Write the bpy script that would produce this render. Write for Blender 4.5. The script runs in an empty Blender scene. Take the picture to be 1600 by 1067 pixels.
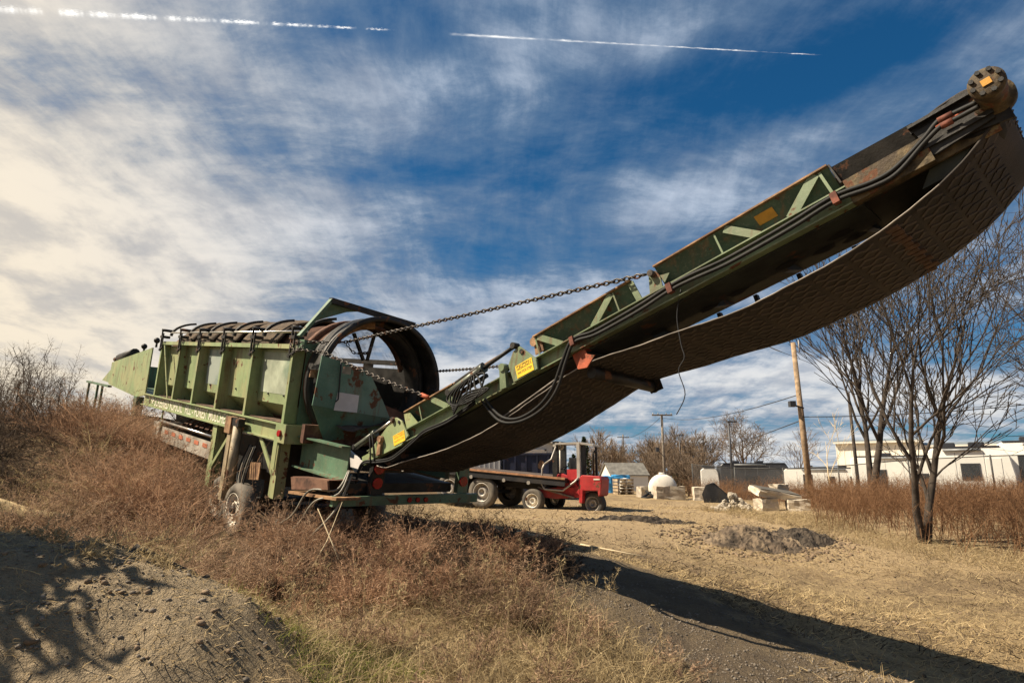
import bpy, bmesh, math, random
import numpy as np
from mathutils import Vector, Matrix, Euler, noise as mnoise
R=math.radians
random.seed(7); rng=np.random.default_rng(7)
S=bpy.context.scene; COL=S.collection

# ------------------------------------------------------------------ camera, sky, sun, exposure
cd=bpy.data.cameras.new('camera'); cam=bpy.data.objects.new('camera',cd); COL.objects.link(cam)
cam.location=(0,0,1.0); cam.rotation_euler=(R(90+12),0,0)
cd.sensor_width=36; cd.lens=36*1000/1600; cd.clip_start=.05; cd.clip_end=20000
S.camera=cam
S.view_settings.view_transform='Standard'; S.view_settings.look='None'; S.view_settings.gamma=1
S.view_settings.exposure=1.08
S.cycles.use_denoising=True; S.cycles.max_bounces=6; S.cycles.transparent_max_bounces=24
SUN_EL,SUN_AZ=50,-95          # azimuth from +Y towards +X
def sundir():
    e,a=R(SUN_EL),R(SUN_AZ); return Vector((math.cos(e)*math.sin(a),math.cos(e)*math.cos(a),math.sin(e)))
sd=bpy.data.lights.new('sun','SUN'); sd.energy=5.0; sd.angle=R(.53); sd.color=(1,.87,.68)
so=bpy.data.objects.new('sun',sd); COL.objects.link(so); so.rotation_euler=(-sundir()).to_track_quat('-Z','Y').to_euler(); so.location=(-30,0,40)

W=bpy.data.worlds.new('World'); S.world=W; W.use_nodes=True
class NT:
    def __init__(s,t): s.t=t; s.n=t.nodes; s.l=t.links
    def add(s,typ,**k):
        n=s.n.new(typ)
        for a,b in k.items(): setattr(n,a,b)
        return n
    def link(s,a,b): s.l.new(a,b)
    def val(s,x,sock):
        if isinstance(x,bpy.types.NodeSocket): s.l.new(x,sock)
        else: sock.default_value=x
    def math(s,op,a,b=None,c=None,clamp=False):
        n=s.add('ShaderNodeMath',operation=op,use_clamp=clamp)
        for i,v in enumerate((a,b,c)):
            if v is not None: s.val(v,n.inputs[i])
        return n.outputs[0]
    def vmath(s,op,a,b=None,out=0):
        n=s.add('ShaderNodeVectorMath',operation=op)
        s.val(a,n.inputs[0])
        if b is not None: s.val(b,n.inputs[1])
        return n.outputs[out]
    def mix(s,f,a,b,mode='MIX'):
        n=s.add('ShaderNodeMix',data_type='RGBA',blend_type=mode)
        s.val(f,n.inputs[0])
        for v,i in ((a,6),(b,7)):
            if isinstance(v,tuple) and len(v)==3: v=(*v,1)
            s.val(v,n.inputs[i])
        return n.outputs[2]
    def noise(s,vec,scale,detail=4,rough=.55,dist=0.,lac=2.0):
        n=s.add('ShaderNodeTexNoise'); 
        if vec is not None: s.link(vec,n.inputs['Vector'])
        n.inputs['Scale'].default_value=scale; n.inputs['Detail'].default_value=detail
        n.inputs['Roughness'].default_value=rough; n.inputs['Distortion'].default_value=dist
        return n.outputs['Fac']
    def sstep(s,x,a,b):
        n=s.add('ShaderNodeMapRange',interpolation_type='SMOOTHSTEP'); s.val(x,n.inputs[0])
        n.inputs[1].default_value=a; n.inputs[2].default_value=b; n.inputs[3].default_value=0; n.inputs[4].default_value=1
        return n.outputs[0]
    def mapping(s,vec,loc=(0,0,0),rot=(0,0,0),scale=(1,1,1)):
        n=s.add('ShaderNodeMapping'); s.link(vec,n.inputs[0]); n.inputs[1].default_value=loc; n.inputs[2].default_value=rot; n.inputs[3].default_value=scale
        return n.outputs[0]
TRAILS=[((-44.68, 30.41), (-11.6, 37.33), 0.0036, 0.41, 0.58, 8.0, 0.75), ((-6.17, 37.46), (28.96, 32.5), 0.0015, 0.38, 0.60, 3.3, 0.6)]
def V3(az,el): return Vector((math.sin(R(az))*math.cos(R(el)),math.cos(R(az))*math.cos(R(el)),math.sin(R(el))))
BLOBS=[(-17.0, 27.6, 16.8, 3.1, -2, -0.06), (16.1, 31.9, 13.9, 3.2, 8, -0.075), (35.2, 31.9, 8.8, 2.0, 12, -0.08), (4.2, 19.3, 11.8, 1.8, 4, -0.07), (39.0, 10.0, 5.2, 2.0, 0, -0.06), (-11.6, 36.8, 5.8, 2.9, 0, -0.04), (-35.6, 16.6, 14.1, 6.4, -20, 0.06), (-9.1, 23.2, 20.8, 2.7, 6, 0.06), (22.5, 26.0, 18.7, 2.5, 18, 0.07), (-27.8, 31.7, 11.6, 3.1, -12, 0.05), (8.4, 37.0, 12.7, 2.2, 0, 0.05), (30.4, 20.6, 9.2, 2.8, 10, 0.03)]
def world():
    t=NT(W.node_tree); t.n.clear()
    out=t.add('ShaderNodeOutputWorld'); bg=t.add('ShaderNodeBackground'); t.link(bg.outputs[0],out.inputs[0]); bg.inputs[1].default_value=.078
    sky=t.add('ShaderNodeTexSky',sky_type='NISHITA'); sky.sun_disc=False; sky.sun_elevation=R(SUN_EL); sky.sun_rotation=R(SUN_AZ)
    sky.air_density=1.0; sky.dust_density=.6; sky.ozone_density=3
    tc=t.add('ShaderNodeTexCoord'); d=tc.outputs['Generated']
    sx=t.add('ShaderNodeSeparateXYZ'); t.link(d,sx.inputs[0]); x,y,z=sx.outputs
    zc=t.math('ADD',t.math('MAXIMUM',z,0.),.16)
    cb=t.add('ShaderNodeCombineXYZ'); t.link(t.math('DIVIDE',x,zc),cb.inputs[0]); t.link(t.math('DIVIDE',y,zc),cb.inputs[1]); p=cb.outputs[0]
    # deep polarised blue of the clear sky
    blue=t.mix(1.0,sky.outputs[0],(.075,.33,.47),'MULTIPLY')
    rot=(0,0,R(-18))
    warp=t.add('ShaderNodeTexNoise'); t.link(p,warp.inputs['Vector']); warp.inputs['Scale'].default_value=.9; warp.inputs['Detail'].default_value=3
    wv=t.vmath('SCALE',t.vmath('SUBTRACT',warp.outputs['Color'],(.5,.5,.5))); wv.node.inputs['Scale'].default_value=.38
    pw=t.vmath('ADD',p,wv)
    big=t.noise(t.mapping(pw,loc=(18.7,2.0,0),rot=rot,scale=(.50,.85,1)),1.0,5,.5,.2)
    mid=t.noise(t.mapping(pw,loc=(7.7,.4,0),rot=rot,scale=(1.5,2.4,1)),1.0,8,.6,.25)
    puff=t.noise(t.mapping(pw,loc=(1.2,5.1,0),rot=rot,scale=(4.2,5.2,1)),1.3,10,.68,.1)
    fib=t.noise(t.mapping(pw,loc=(.2,9.4,0),rot=(0,0,R(12)),scale=(8.,1.2,1)),1.0,7,.65,.2)
    n=t.math('ADD',t.math('ADD',t.math('MULTIPLY',big,.42),t.math('MULTIPLY',mid,.25)),t.math('ADD',t.math('MULTIPLY',puff,.20),t.math('MULTIPLY',fib,.13)))
    # thicker towards the sun side and low down
    horiz=t.vmath('DOT_PRODUCT',d,(math.sin(R(-78)),math.cos(R(-78)),0.),out=1)
    side=t.sstep(horiz,.22,.92)
    low=t.sstep(z,.36,.04)
    cov=t.math('ADD',n,t.math('ADD',t.math('MULTIPLY',side,.11),t.math('MULTIPLY',low,.06)))
    # larger openings and banks in the deck: (azimuth, elevation, half-width, half-height in degrees, tilt, amount)
    for (az,el,ra,rb,tilt,amp) in BLOBS:
        c=V3(az,el); e1=Vector((math.cos(R(az)),-math.sin(R(az)),0)); e2=e1.cross(c); 
        if e2.z<0: e2=-e2
        f1=e1*math.cos(R(tilt))+e2*math.sin(R(tilt)); f2=e2*math.cos(R(tilt))-e1*math.sin(R(tilt))
        a=t.vmath('DOT_PRODUCT',d,tuple(f1/math.sin(R(ra))),out=1); b=t.vmath('DOT_PRODUCT',d,tuple(f2/math.sin(R(rb))),out=1)
        r2=t.math('ADD',t.math('MULTIPLY',a,a),t.math('MULTIPLY',b,b))
        g=t.math('MULTIPLY',t.math('EXPONENT',t.math('MULTIPLY',r2,-1.)),t.math('GREATER_THAN',t.vmath('DOT_PRODUCT',d,tuple(c),out=1),0.))
        cov=t.math('ADD',cov,t.math('MULTIPLY',g,amp))
    m=t.sstep(cov,.40,.58)
    thick=t.sstep(cov,.49,.66)
    lit=t.mix(side,(3.8,4.25,5.0),(6.4,5.5,4.15))
    thin=t.mix(side,(.95,1.5,2.3),(2.5,2.6,2.7))
    cc=t.mix(thick,thin,lit)
    hz=t.mix(side,(5.6,5.3,4.8),(6.0,5.1,3.8))
    cc=t.mix(t.math('MULTIPLY',low,t.math('ADD',.12,t.math('MULTIPLY',thick,.7))),cc,hz)
    # grey undersides give the cloud body
    shade=t.sstep(t.noise(t.mapping(pw,loc=(2.2,5.9,0),rot=rot,scale=(3.2,2.0,1)),1.2,9,.62),.42,.66)
    cc=t.mix(t.math('MULTIPLY',shade,.55),cc,t.mix(side,(1.3,1.7,2.4),(2.5,2.45,2.5)))
    col=t.mix(t.math('MULTIPLY',m,.96),blue,cc)
    # contrails: thin straight streaks on great circles
    for (a0,a1,wd,lo,hi,gs,amt) in TRAILS:
        A,B=V3(*a0),V3(*a1); nv=A.cross(B).normalized(); mid=(A+B).normalized(); tv=nv.cross(mid); half=math.asin(min(1,(B-A).length/2))
        dist=t.vmath('DOT_PRODUCT',d,tuple(nv),out=1); along=t.math('DIVIDE',t.vmath('DOT_PRODUCT',d,tuple(tv),out=1),math.sin(half))
        cv=t.add('ShaderNodeCombineXYZ'); t.link(t.math('MULTIPLY',along,gs),cv.inputs[0])
        cw=t.add('ShaderNodeCombineXYZ'); t.link(t.math('MULTIPLY',along,gs*7),cw.inputs[0]); t.link(t.math('MULTIPLY',dist,900.),cw.inputs[1])
        fl=t.noise(cw.outputs[0],1.0,5,.65,.4)
        w=t.math('MULTIPLY',t.math('ADD',.55,t.math('MULTIPLY',along,-.4)),wd)
        q=t.math('DIVIDE',t.math('ADD',dist,t.math('MULTIPLY',t.math('SUBTRACT',fl,.5),wd*2.6)),w)
        g=t.math('EXPONENT',t.math('MULTIPLY',t.math('MULTIPLY',q,q),-1.))
        brk=t.sstep(t.noise(cv.outputs[0],1.0,3,.6),lo,hi)
        ends=t.math('MULTIPLY',t.sstep(along,-1.02,-.97),t.sstep(along,1.0,.9))
        f=t.math('MULTIPLY',t.math('MULTIPLY',t.math('MULTIPLY',g,brk),t.math('MULTIPLY',ends,t.math('GREATER_THAN',t.vmath('DOT_PRODUCT',d,tuple(mid),out=1),0.))),t.math('MULTIPLY',t.sstep(fl,.2,.55),amt))
        col=t.mix(f,col,(10.5,10.2,9.6))
    t.link(col,bg.inputs[0])
world()

# ------------------------------------------------------------------ helpers
MATS={}
def newmat(name):
    m=bpy.data.materials.new(name); m.use_nodes=True; MATS[name]=m
    t=NT(m.node_tree); b=t.n['Principled BSDF']; return m,t,b
def mat(name,col,rough=.7,metal=0.,var=.18,vscale=3.,col2=None,rust=0.,rustcol=(.10,.042,.02),rscale=4.,bump=.15,bscale=40.,dirt=0.,dirtcol=(.10,.075,.05),spec=.4,alpha=None,streak=0.):
    m,t,b=newmat(name)
    tc=t.add('ShaderNodeTexCoord'); o=tc.outputs['Object']
    n=t.noise(o,vscale,6,.6)
    dark=tuple(c*(1-var*1.6) for c in col); light=tuple(min(1,c*(1+var*1.2)) for c in col)
    c=t.mix(t.sstep(n,.3,.7),dark,light)
    if col2: c=t.mix(t.sstep(t.noise(o,vscale*.45,5,.6,.4),.45,.62),c,col2)
    rg=rough
    if dirt:
        c=t.mix(t.math('MULTIPLY',t.sstep(t.noise(t.mapping(o,scale=(1,1,.35)),2.2,8,.65),.42,.72),dirt),c,dirtcol)
    if streak:
        sf=t.math('MULTIPLY',t.sstep(t.noise(t.mapping(o,scale=(9,9,.7)),1.0,6,.65,.3),.50,.66),t.sstep(t.noise(o,.9,4,.6),.40,.62))
        c=t.mix(t.math('MULTIPLY',sf,streak),c,(.13,.075,.038))
        c=t.mix(t.math('MULTIPLY',t.sstep(t.noise(o,30.,6,.7),.50,.75),streak*.45),c,(.30,.27,.20))
    if rust:
        f=t.math('ADD',t.math('MULTIPLY',t.noise(o,rscale,9,.62,.15),.75),t.math('MULTIPLY',t.noise(o,rscale*.35,3,.5),.25))
        f=t.sstep(f,.615-.2*rust,.65-.2*rust)
        rc=t.mix(t.noise(o,rscale*6,4,.6),tuple(q*.5 for q in rustcol),tuple(min(1,q*1.7) for q in rustcol))
        c=t.mix(f,c,rc); rg=t.math('ADD',t.math('MULTIPLY',f,.9-rough),rough); 
        if metal: t.link(t.math('MULTIPLY',t.math('SUBTRACT',1.,f),metal),b.inputs['Metallic'])
    elif metal: b.inputs['Metallic'].default_value=metal
    t.val(c if isinstance(c,bpy.types.NodeSocket) else (*c,1),b.inputs['Base Color']); t.val(rg,b.inputs['Roughness'])
    b.inputs['Specular IOR Level'].default_value=spec
    if bump:
        bp=t.add('ShaderNodeBump'); bp.inputs['Strength'].default_value=bump; bp.inputs['Distance'].default_value=.02
        t.link(t.noise(o,bscale,5,.6),bp.inputs['Height']); t.link(bp.outputs[0],b.inputs['Normal'])
    if alpha is not None: b.inputs['Alpha'].default_value=alpha
    return m
def plantmat(name,cols,trans=.35,vscale=.8,rough=.85):
    m,t,b=newmat(name)
    g=t.add('ShaderNodeNewGeometry'); r=g.outputs['Random Per Island']
    ramp=t.add('ShaderNodeValToRGB'); e=ramp.color_ramp.elements
    for i,c in enumerate(cols):
        q=i/(len(cols)-1)
        el=e[i] if i<2 else e.new(q)
        el.position=q; el.color=(*c,1)
    e[0].position=0
    tc=t.add('ShaderNodeTexCoord'); n=t.noise(tc.outputs['Object'],vscale,4,.6)
    t.link(t.math('ADD',t.math('MULTIPLY',r,.55),t.math('MULTIPLY',t.sstep(n,.3,.7),.45)),ramp.inputs[0])
    b.inputs['Roughness'].default_value=rough; b.inputs['Specular IOR Level'].default_value=.2
    t.link(ramp.outputs[0],b.inputs['Base Color'])
    if trans:
        tr=t.add('ShaderNodeBsdfTranslucent'); t.link(ramp.outputs[0],tr.inputs[0])
        mx=t.add('ShaderNodeMixShader'); mx.inputs[0].default_value=trans
        out=[n for n in t.n if n.type=='OUTPUT_MATERIAL'][0]
        t.link(b.outputs[0],mx.inputs[1]); t.link(tr.outputs[0],mx.inputs[2]); t.link(mx.outputs[0],out.inputs[0])
    return m

def tag(o,label=None,cat=None,group=None,kind=None):
    if label: o['label']=label
    if cat: o['category']=cat
    if group: o['group']=group
    if kind: o['kind']=kind
    return o
def empty(name,loc=(0,0,0),rot=(0,0,0),label=None,cat=None,group=None):
    o=bpy.data.objects.new(name,None); COL.objects.link(o); o.location=loc; o.rotation_euler=rot; o.empty_display_size=.2
    return tag(o,label,cat,group)
def link_mesh(name,me,m,parent=None,**k):
    if m: 
        me.materials.clear(); me.materials.append(m)
    o=bpy.data.objects.new(name,me); COL.objects.link(o)
    if parent: o.parent=parent
    return tag(o,**k)
V=Vector
def split(mb,name,m,parent=None,**k):
    """every connected piece of mb becomes an object of its own"""
    par=list(range(len(mb.v)))
    def find(i):
        while par[i]!=i: par[i]=par[par[i]]; i=par[i]
        return i
    for f in mb.f:
        r=find(f[0])
        for i in f[1:]: par[find(i)]=r
    groups={}
    for fi,f in enumerate(mb.f): groups.setdefault(find(f[0]),[]).append(fi)
    outs=[]
    for fl in groups.values():
        idx={}; q=MB()
        for fi in fl:
            for i in mb.f[fi]:
                if i not in idx: idx[i]=len(q.v); q.v.append(mb.v[i])
            if fi in mb.smooth: q.smooth.add(len(q.f))
            q.f.append(tuple(idx[i] for i in mb.f[fi]))
        outs.append(q.build(name,m,parent,**k))
    return outs
class MB:
    """collects shapes; T is an optional transform applied to every point"""
    def __init__(s,T=None): s.v=[]; s.f=[]; s.T=T; s.smooth=set()
    def add(s,vs,fs,smooth=False):
        k=len(s.v)
        for p in vs: s.v.append(tuple(s.T(p)) if s.T else tuple(p))
        for f in fs:
            if smooth: s.smooth.add(len(s.f))
            s.f.append(tuple(i+k for i in f))
        return s
    def box(s,a,b):
        (x0,y0,z0),(x1,y1,z1)=a,b
        vs=[(x,y,z) for x in(x0,x1) for y in(y0,y1) for z in(z0,z1)]
        return s.add(vs,[(0,1,3,2),(4,6,7,5),(0,4,5,1),(2,3,7,6),(0,2,6,4),(1,5,7,3)])
    def bar(s,p,q,w,h,up=(0,0,1)):
        p,q,up=V(p),V(q),V(up); d=(q-p).normalized(); a=d.cross(up)
        if a.length<1e-4: a=d.cross(V((0,1,0)))
        a.normalize(); b=a.cross(d).normalized(); a*=w/2; b*=h/2
        vs=[p-a-b,p+a-b,p+a+b,p-a+b,q-a-b,q+a-b,q+a+b,q-a+b]
        return s.add(vs,[(3,2,1,0),(4,5,6,7),(0,1,5,4),(1,2,6,5),(2,3,7,6),(3,0,4,7)])
    def tube(s,pts,r,n=8,cap=True,smooth=True):
        pts=[V(p) for p in pts]; rs=r if isinstance(r,(list,tuple)) else [r]*len(pts)
        ref=None; vs=[]; fs=[]
        for i,p in enumerate(pts):
            d=(pts[min(i+1,len(pts)-1)]-pts[max(i-1,0)]).normalized()
            if ref is None: ref=d.orthogonal().normalized()
            ref=(ref-d*ref.dot(d)); ref=ref.normalized() if ref.length>1e-5 else d.orthogonal().normalized()
            b=d.cross(ref)
            for k in range(n):
                a=2*math.pi*k/n; vs.append(p+(ref*math.cos(a)+b*math.sin(a))*rs[i])
        for i in range(len(pts)-1):
            for k in range(n):
                fs.append((i*n+k,i*n+(k+1)%n,(i+1)*n+(k+1)%n,(i+1)*n+k))
        s.add(vs,fs,smooth)
        if cap:
            k0=len(s.v)-len(vs)
            s.f.append(tuple(k0+i for i in range(n))[::-1]); s.f.append(tuple(k0+(len(pts)-1)*n+i for i in range(n)))
        return s
    def plate(s,poly,th):
        """polygon of 3D points extruded by vector th"""
        th=V(th); n=len(poly); vs=[V(p) for p in poly]+[V(p)+th for p in poly]
        return s.add(vs,[tuple(range(n))[::-1],tuple(range(n,2*n))]+[(i,(i+1)%n,n+(i+1)%n,n+i) for i in range(n)])
    def lathe(s,c,axis,prof,n=24,a0=0,a1=2*math.pi,smooth=True,ref=None):
        """prof: list of (radius, offset along axis)"""
        c,axis=V(c),V(axis).normalized(); ref=V(ref).normalized() if ref else axis.orthogonal().normalized(); b=axis.cross(ref)
        closed=abs(a1-a0-2*math.pi)<1e-4; m=n if closed else n+1; vs=[]
        for i in range(m):
            a=a0+(a1-a0)*i/n
            for (r,o) in prof: vs.append(c+axis*o+(ref*math.cos(a)+b*math.sin(a))*r)
        k=len(prof); fs=[]
        for i in range(n):
            j=(i+1)%m
            for q in range(k-1): fs.append((i*k+q,j*k+q,j*k+q+1,i*k+q+1))
        return s.add(vs,fs,smooth)
    def sphere(s,c,r,n=10,m=6,sc=(1,1,1)):
        vs=[];fs=[]
        for i in range(m+1):
            th=math.pi*i/m
            for k in range(n):
                a=2*math.pi*k/n; vs.append((c[0]+r*sc[0]*math.sin(th)*math.cos(a),c[1]+r*sc[1]*math.sin(th)*math.sin(a),c[2]+r*sc[2]*math.cos(th)))
        for i in range(m):
            for k in range(n): fs.append((i*n+k,(i+1)*n+k,(i+1)*n+(k+1)%n,i*n+(k+1)%n))
        return s.add(vs,fs,True)
    def build(s,name,m,parent=None,bevel=0,**k):
        me=bpy.data.meshes.new(name); me.from_pydata(s.v,[],s.f)
        for i in s.smooth: 
            if i<len(me.polygons): me.polygons[i].use_smooth=True
        if bevel:
            bm=bmesh.new(); bm.from_mesh(me); bmesh.ops.remove_doubles(bm,verts=bm.verts,dist=1e-5)
            bmesh.ops.bevel(bm,geom=[e for e in bm.edges if e.is_manifold and e.calc_face_angle(0)>.6],offset=bevel,segments=1,affect='EDGES',clamp_overlap=True); bm.to_mesh(me); bm.free()
        me.validate(); me.update()
        return link_mesh(name,me,MATS[m] if isinstance(m,str) else m,parent,**k)
def npmesh(name,verts,faces,m,parent=None,**k):
    """verts (n,3), faces (f,4) or (f,3) arrays"""
    me=bpy.data.meshes.new(name); nv=len(verts); nf,c=faces.shape
    me.vertices.add(nv); me.vertices.foreach_set('co',np.ascontiguousarray(verts,dtype=np.float32).ravel())
    me.loops.add(nf*c); me.loops.foreach_set('vertex_index',np.ascontiguousarray(faces,dtype=np.int32).ravel())
    me.polygons.add(nf); me.polygons.foreach_set('loop_start',np.arange(0,nf*c,c,dtype=np.int32))
    me.update(calc_edges=True); me.validate()
    return link_mesh(name,me,MATS[m] if isinstance(m,str) else m,parent,**k)
def copy_tree(o,parent=None):
    c=o.copy(); COL.objects.link(c)
    if parent: c.parent=parent; c.matrix_parent_inverse=o.matrix_parent_inverse.copy()
    for ch in list(o.children): copy_tree(ch,c)
    return c
def text_mesh(name,body,m,parent,M,size=(1,.2),bold=0.,**k):
    cu=bpy.data.curves.new('t','FONT'); cu.body=body; cu.size=1; cu.offset=bold
    ob=bpy.data.objects.new('t',cu); COL.objects.link(ob); bpy.context.view_layer.update()
    me=bpy.data.meshes.new_from_object(ob.evaluated_get(bpy.context.evaluated_depsgraph_get()))
    bpy.data.objects.remove(ob)
    co=np.empty(len(me.vertices)*3,np.float32); me.vertices.foreach_get('co',co); co=co.reshape(-1,3)
    co-=co.min(0); co/=np.maximum(co.max(0),1e-6); co*=np.array([size[0],size[1],1]); co[:,2]=0
    me.vertices.foreach_set('co',co.ravel()); me.transform(M); me.update()
    return link_mesh(name,me,MATS[m],parent,kind='stuff',**k)

# ------------------------------------------------------------------ materials
mat('green_paint',(.215,.272,.128),.55,var=.12,vscale=2.5,col2=(.28,.29,.14),rust=.13,rscale=5,dirt=.25,bump=.08,streak=.75)
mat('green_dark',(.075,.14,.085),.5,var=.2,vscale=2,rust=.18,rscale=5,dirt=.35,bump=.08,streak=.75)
mat('conveyor_green',(.145,.19,.105),.45,var=.2,vscale=2.2,rust=.22,rscale=4,dirt=.3,bump=.08,streak=.75)
mat('board_shade_green',(.040,.085,.058),.5,var=.2,vscale=2.2,rust=.15,rscale=4,dirt=.25,bump=.08,streak=.75)  # conveyor green darkened to paint in the shade on downward-leaning boards
mat('chute_teal',(.085,.175,.125),.5,var=.15,vscale=2,col2=(.13,.22,.17),rust=.30,rscale=3.6,dirt=.25,bump=.1,streak=.75)
mat('rust',(.10,.045,.026),.85,var=.35,vscale=6,col2=(.15,.075,.045),bump=.3,bscale=25)
mat('rust_red',(.34,.075,.032),.7,var=.3,vscale=8,rust=.3,bump=.2)
mat('clamp_rust',(.16,.05,.03),.8,var=.35,vscale=9,bump=.2)
mat('rust_tan',(.28,.16,.08),.75,var=.3,vscale=7,col2=(.12,.06,.03),bump=.2)
mat('dark_steel',(.022,.02,.018),.55,.3,var=.35,vscale=5,rust=.2,bump=.15)
mat('pan_shade_black',(.020,.024,.018),.7,var=.4,vscale=3,rust=.15,dirt=.3,dirtcol=(.05,.04,.03))  # black base paints the deep shade under the conveyor; rust and dirt on top
mat('black_hole',(.012,.011,.010),.9,var=.2)
mat('chain_steel',(.07,.06,.052),.45,.6,var=.3,vscale=9,rust=.25,rscale=8)
mat('belt_rubber',(.031,.026,.023),.85,var=.45,vscale=1.6,col2=(.020,.017,.015),bump=.25,bscale=60,dirt=.45,dirtcol=(.065,.048,.037))
mat('belt_tread',(.036,.030,.027),.85,var=.45,vscale=1.4,col2=(.058,.045,.037),bump=.2,dirt=.3,dirtcol=(.085,.062,.046))
mat('belt_splice',(.07,.038,.024),.9,var=.3,vscale=12,bump=.3)
mat('belt_edge',(.25,.22,.19),.8,var=.3)
mat('hose',(.014,.014,.014),.62,var=.25,vscale=5,bump=.1,dirt=.25,dirtcol=(.05,.045,.038),spec=.2)
mat('hose_pale',(.20,.18,.14),.5,var=.25,vscale=5)
mat('chrome',(.55,.52,.47),.3,.9,var=.15)
mat('cylinder_paint',(.12,.13,.10),.4,.2,var=.3,rust=.15)
mat('yellow_sign',(.78,.50,.03),.5,var=.08,vscale=6,dirt=.2)
mat('amber_sign',(.50,.24,.02),.55,var=.12,vscale=6,dirt=.3)
mat('sign_ink',(.13,.07,.02),.6,var=.1,bump=0)
mat('amber_ink',(.62,.28,.03),.6,var=.1,bump=0)
mat('white_plate',(.56,.52,.50),.55,var=.08,vscale=3,dirt=.12)
mat('white_letter',(.66,.62,.50),.6,var=.12,vscale=9,bump=0)
mat('decal_faded',(.34,.37,.27),.6,var=.25,vscale=1.6,col2=(.12,.18,.12),bump=0)
mat('decal_dark',(.12,.17,.14),.6,var=.35,vscale=1.4,col2=(.27,.30,.26),bump=0)
mat('reflector_red',(.30,.012,.012),.25,var=.2,vscale=12,bump=0)
mat('reflective_red_tape',(.42,.14,.08),.5,var=.2,bump=0)
mat('silver_trough',(.40,.36,.30),.5,.2,var=.2,vscale=2,dirt=.3,rust=.08)
mat('jack_tan',(.30,.24,.15),.6,var=.25,vscale=4,rust=.25,dirt=.4)
mat('olive_rust',(.105,.075,.036),.75,.1,var=.45,vscale=9,col2=(.055,.038,.022),rust=.3,rscale=9,bump=.4)
mat('dirt_brown',(.10,.06,.038),.95,var=.4,vscale=6,bump=.6,bscale=18)
mat('cover_felt',(.075,.052,.032),.95,var=.3,vscale=8,bump=.7,bscale=60)
mat('tyre',(.045,.042,.038),.85,var=.25,vscale=4,dirt=.5,dirtcol=(.20,.16,.11),bump=.2)
mat('tyre_pale',(.12,.105,.085),.9,var=.2,vscale=4,dirt=.4,dirtcol=(.26,.21,.15),bump=.2)
mat('rim_white',(.72,.66,.54),.5,var=.15,rust=.15,dirt=.4)
mat('rim_grey',(.35,.32,.28),.5,.3,var=.2,dirt=.3)
mat('wood_post',(.30,.21,.13),.9,var=.25,vscale=6,bump=.4,dirt=.3)
mat('wood_grey',(.17,.14,.11),.9,var=.25,vscale=6,bump=.4)
mat('deck_wood',(.34,.17,.085),.8,var=.25,vscale=5)
mat('deck_board',(.075,.05,.035),.85,var=.3,vscale=4)
mat('trailer_black',(.016,.016,.018),.5,var=.2,dirt=.2)
mat('forklift_red',(.36,.020,.022),.5,var=.2,vscale=3,dirt=.45,dirtcol=(.14,.075,.05),rust=.15)
mat('forklift_grey',(.36,.33,.29),.45,.3,var=.15)
mat('navy_steel',(.010,.014,.036),.5,var=.3,vscale=2,rust=.08,dirt=.12)
mat('white_wall',(.66,.62,.55),.7,var=.05,vscale=.6,bump=.04)
mat('cream_wall',(.82,.77,.66),.75,var=.05,vscale=.5,bump=.04)
mat('grey_wall',(.40,.40,.40),.7,var=.06,vscale=.6,bump=.04)
mat('roof_grey',(.16,.15,.13),.85,var=.2,vscale=2)
mat('roof_metal',(.22,.25,.26),.5,.3,var=.1)
mat('window_glass',(.02,.024,.028),.08,var=.1,bump=0,spec=.6)
mat('rv_white',(.80,.78,.72),.35,var=.04,vscale=.5,bump=.02)
mat('rv_dark',(.035,.036,.042),.35,var=.1,vscale=.5,bump=.02)
mat('rv_grey',(.20,.21,.22),.4,var=.1,bump=.02)
mat('concrete',(.40,.34,.26),.9,var=.2,vscale=3,bump=.4,dirt=.3,dirtcol=(.22,.17,.12))
mat('concrete_pale',(.50,.43,.33),.9,var=.2,vscale=3,bump=.4,dirt=.25,dirtcol=(.22,.17,.12))
mat('asphalt_slab',(.10,.09,.075),.9,var=.25,bump=.4)
mat('tank_white',(.66,.62,.54),.5,var=.08,dirt=.2)
mat('blue_tarp',(.05,.28,.55),.5,var=.25,vscale=2)
mat('pallet_wood',(.36,.27,.17),.9,var=.3)
mat('bucket_black',(.02,.021,.024),.5,.3,var=.3,dirt=.3)
mat('straw',(.42,.31,.16),.95,var=.3,vscale=9,bump=.8,bscale=50)
mat('stick',(.06,.048,.036),.95,var=.4,vscale=12,bump=.5)
mat('pale_wood',(.55,.44,.28),.9,var=.2)
mat('fence_steel',(.06,.058,.055),.6,.3,var=.2)
mat('wire_black',(.02,.02,.022),.6,var=.1,bump=0)
mat('lamp_steel',(.05,.05,.055),.5,.3,var=.1)
mat('stone',(.36,.31,.24),.95,var=.35,vscale=3,bump=.5,bscale=14)
mat('gravel_stone',(.15,.125,.098),.9,var=.3,vscale=1.3,bump=.3)
mat('bark',(.115,.085,.060),.95,var=.35,vscale=7,bump=.6,bscale=30)
mat('bark_dark',(.055,.043,.034),.95,var=.3,vscale=5,bump=.3)
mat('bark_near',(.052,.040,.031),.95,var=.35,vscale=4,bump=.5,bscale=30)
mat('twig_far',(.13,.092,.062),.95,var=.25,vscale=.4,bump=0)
plantmat('weed_tan',[(.060,.040,.029),(.19,.122,.078),(.38,.255,.165),(.54,.39,.26)])
plantmat('weed_red',[(.060,.036,.025),(.20,.112,.068),(.42,.26,.16),(.56,.38,.25)])
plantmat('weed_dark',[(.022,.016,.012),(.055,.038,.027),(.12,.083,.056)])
plantmat('thicket_red',[(.065,.034,.020),(.16,.082,.042),(.28,.16,.085),(.15,.075,.038)],vscale=.35)
plantmat('grass_dry',[(.12,.085,.045),(.28,.21,.115),(.46,.36,.20),(.22,.155,.085)])
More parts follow.
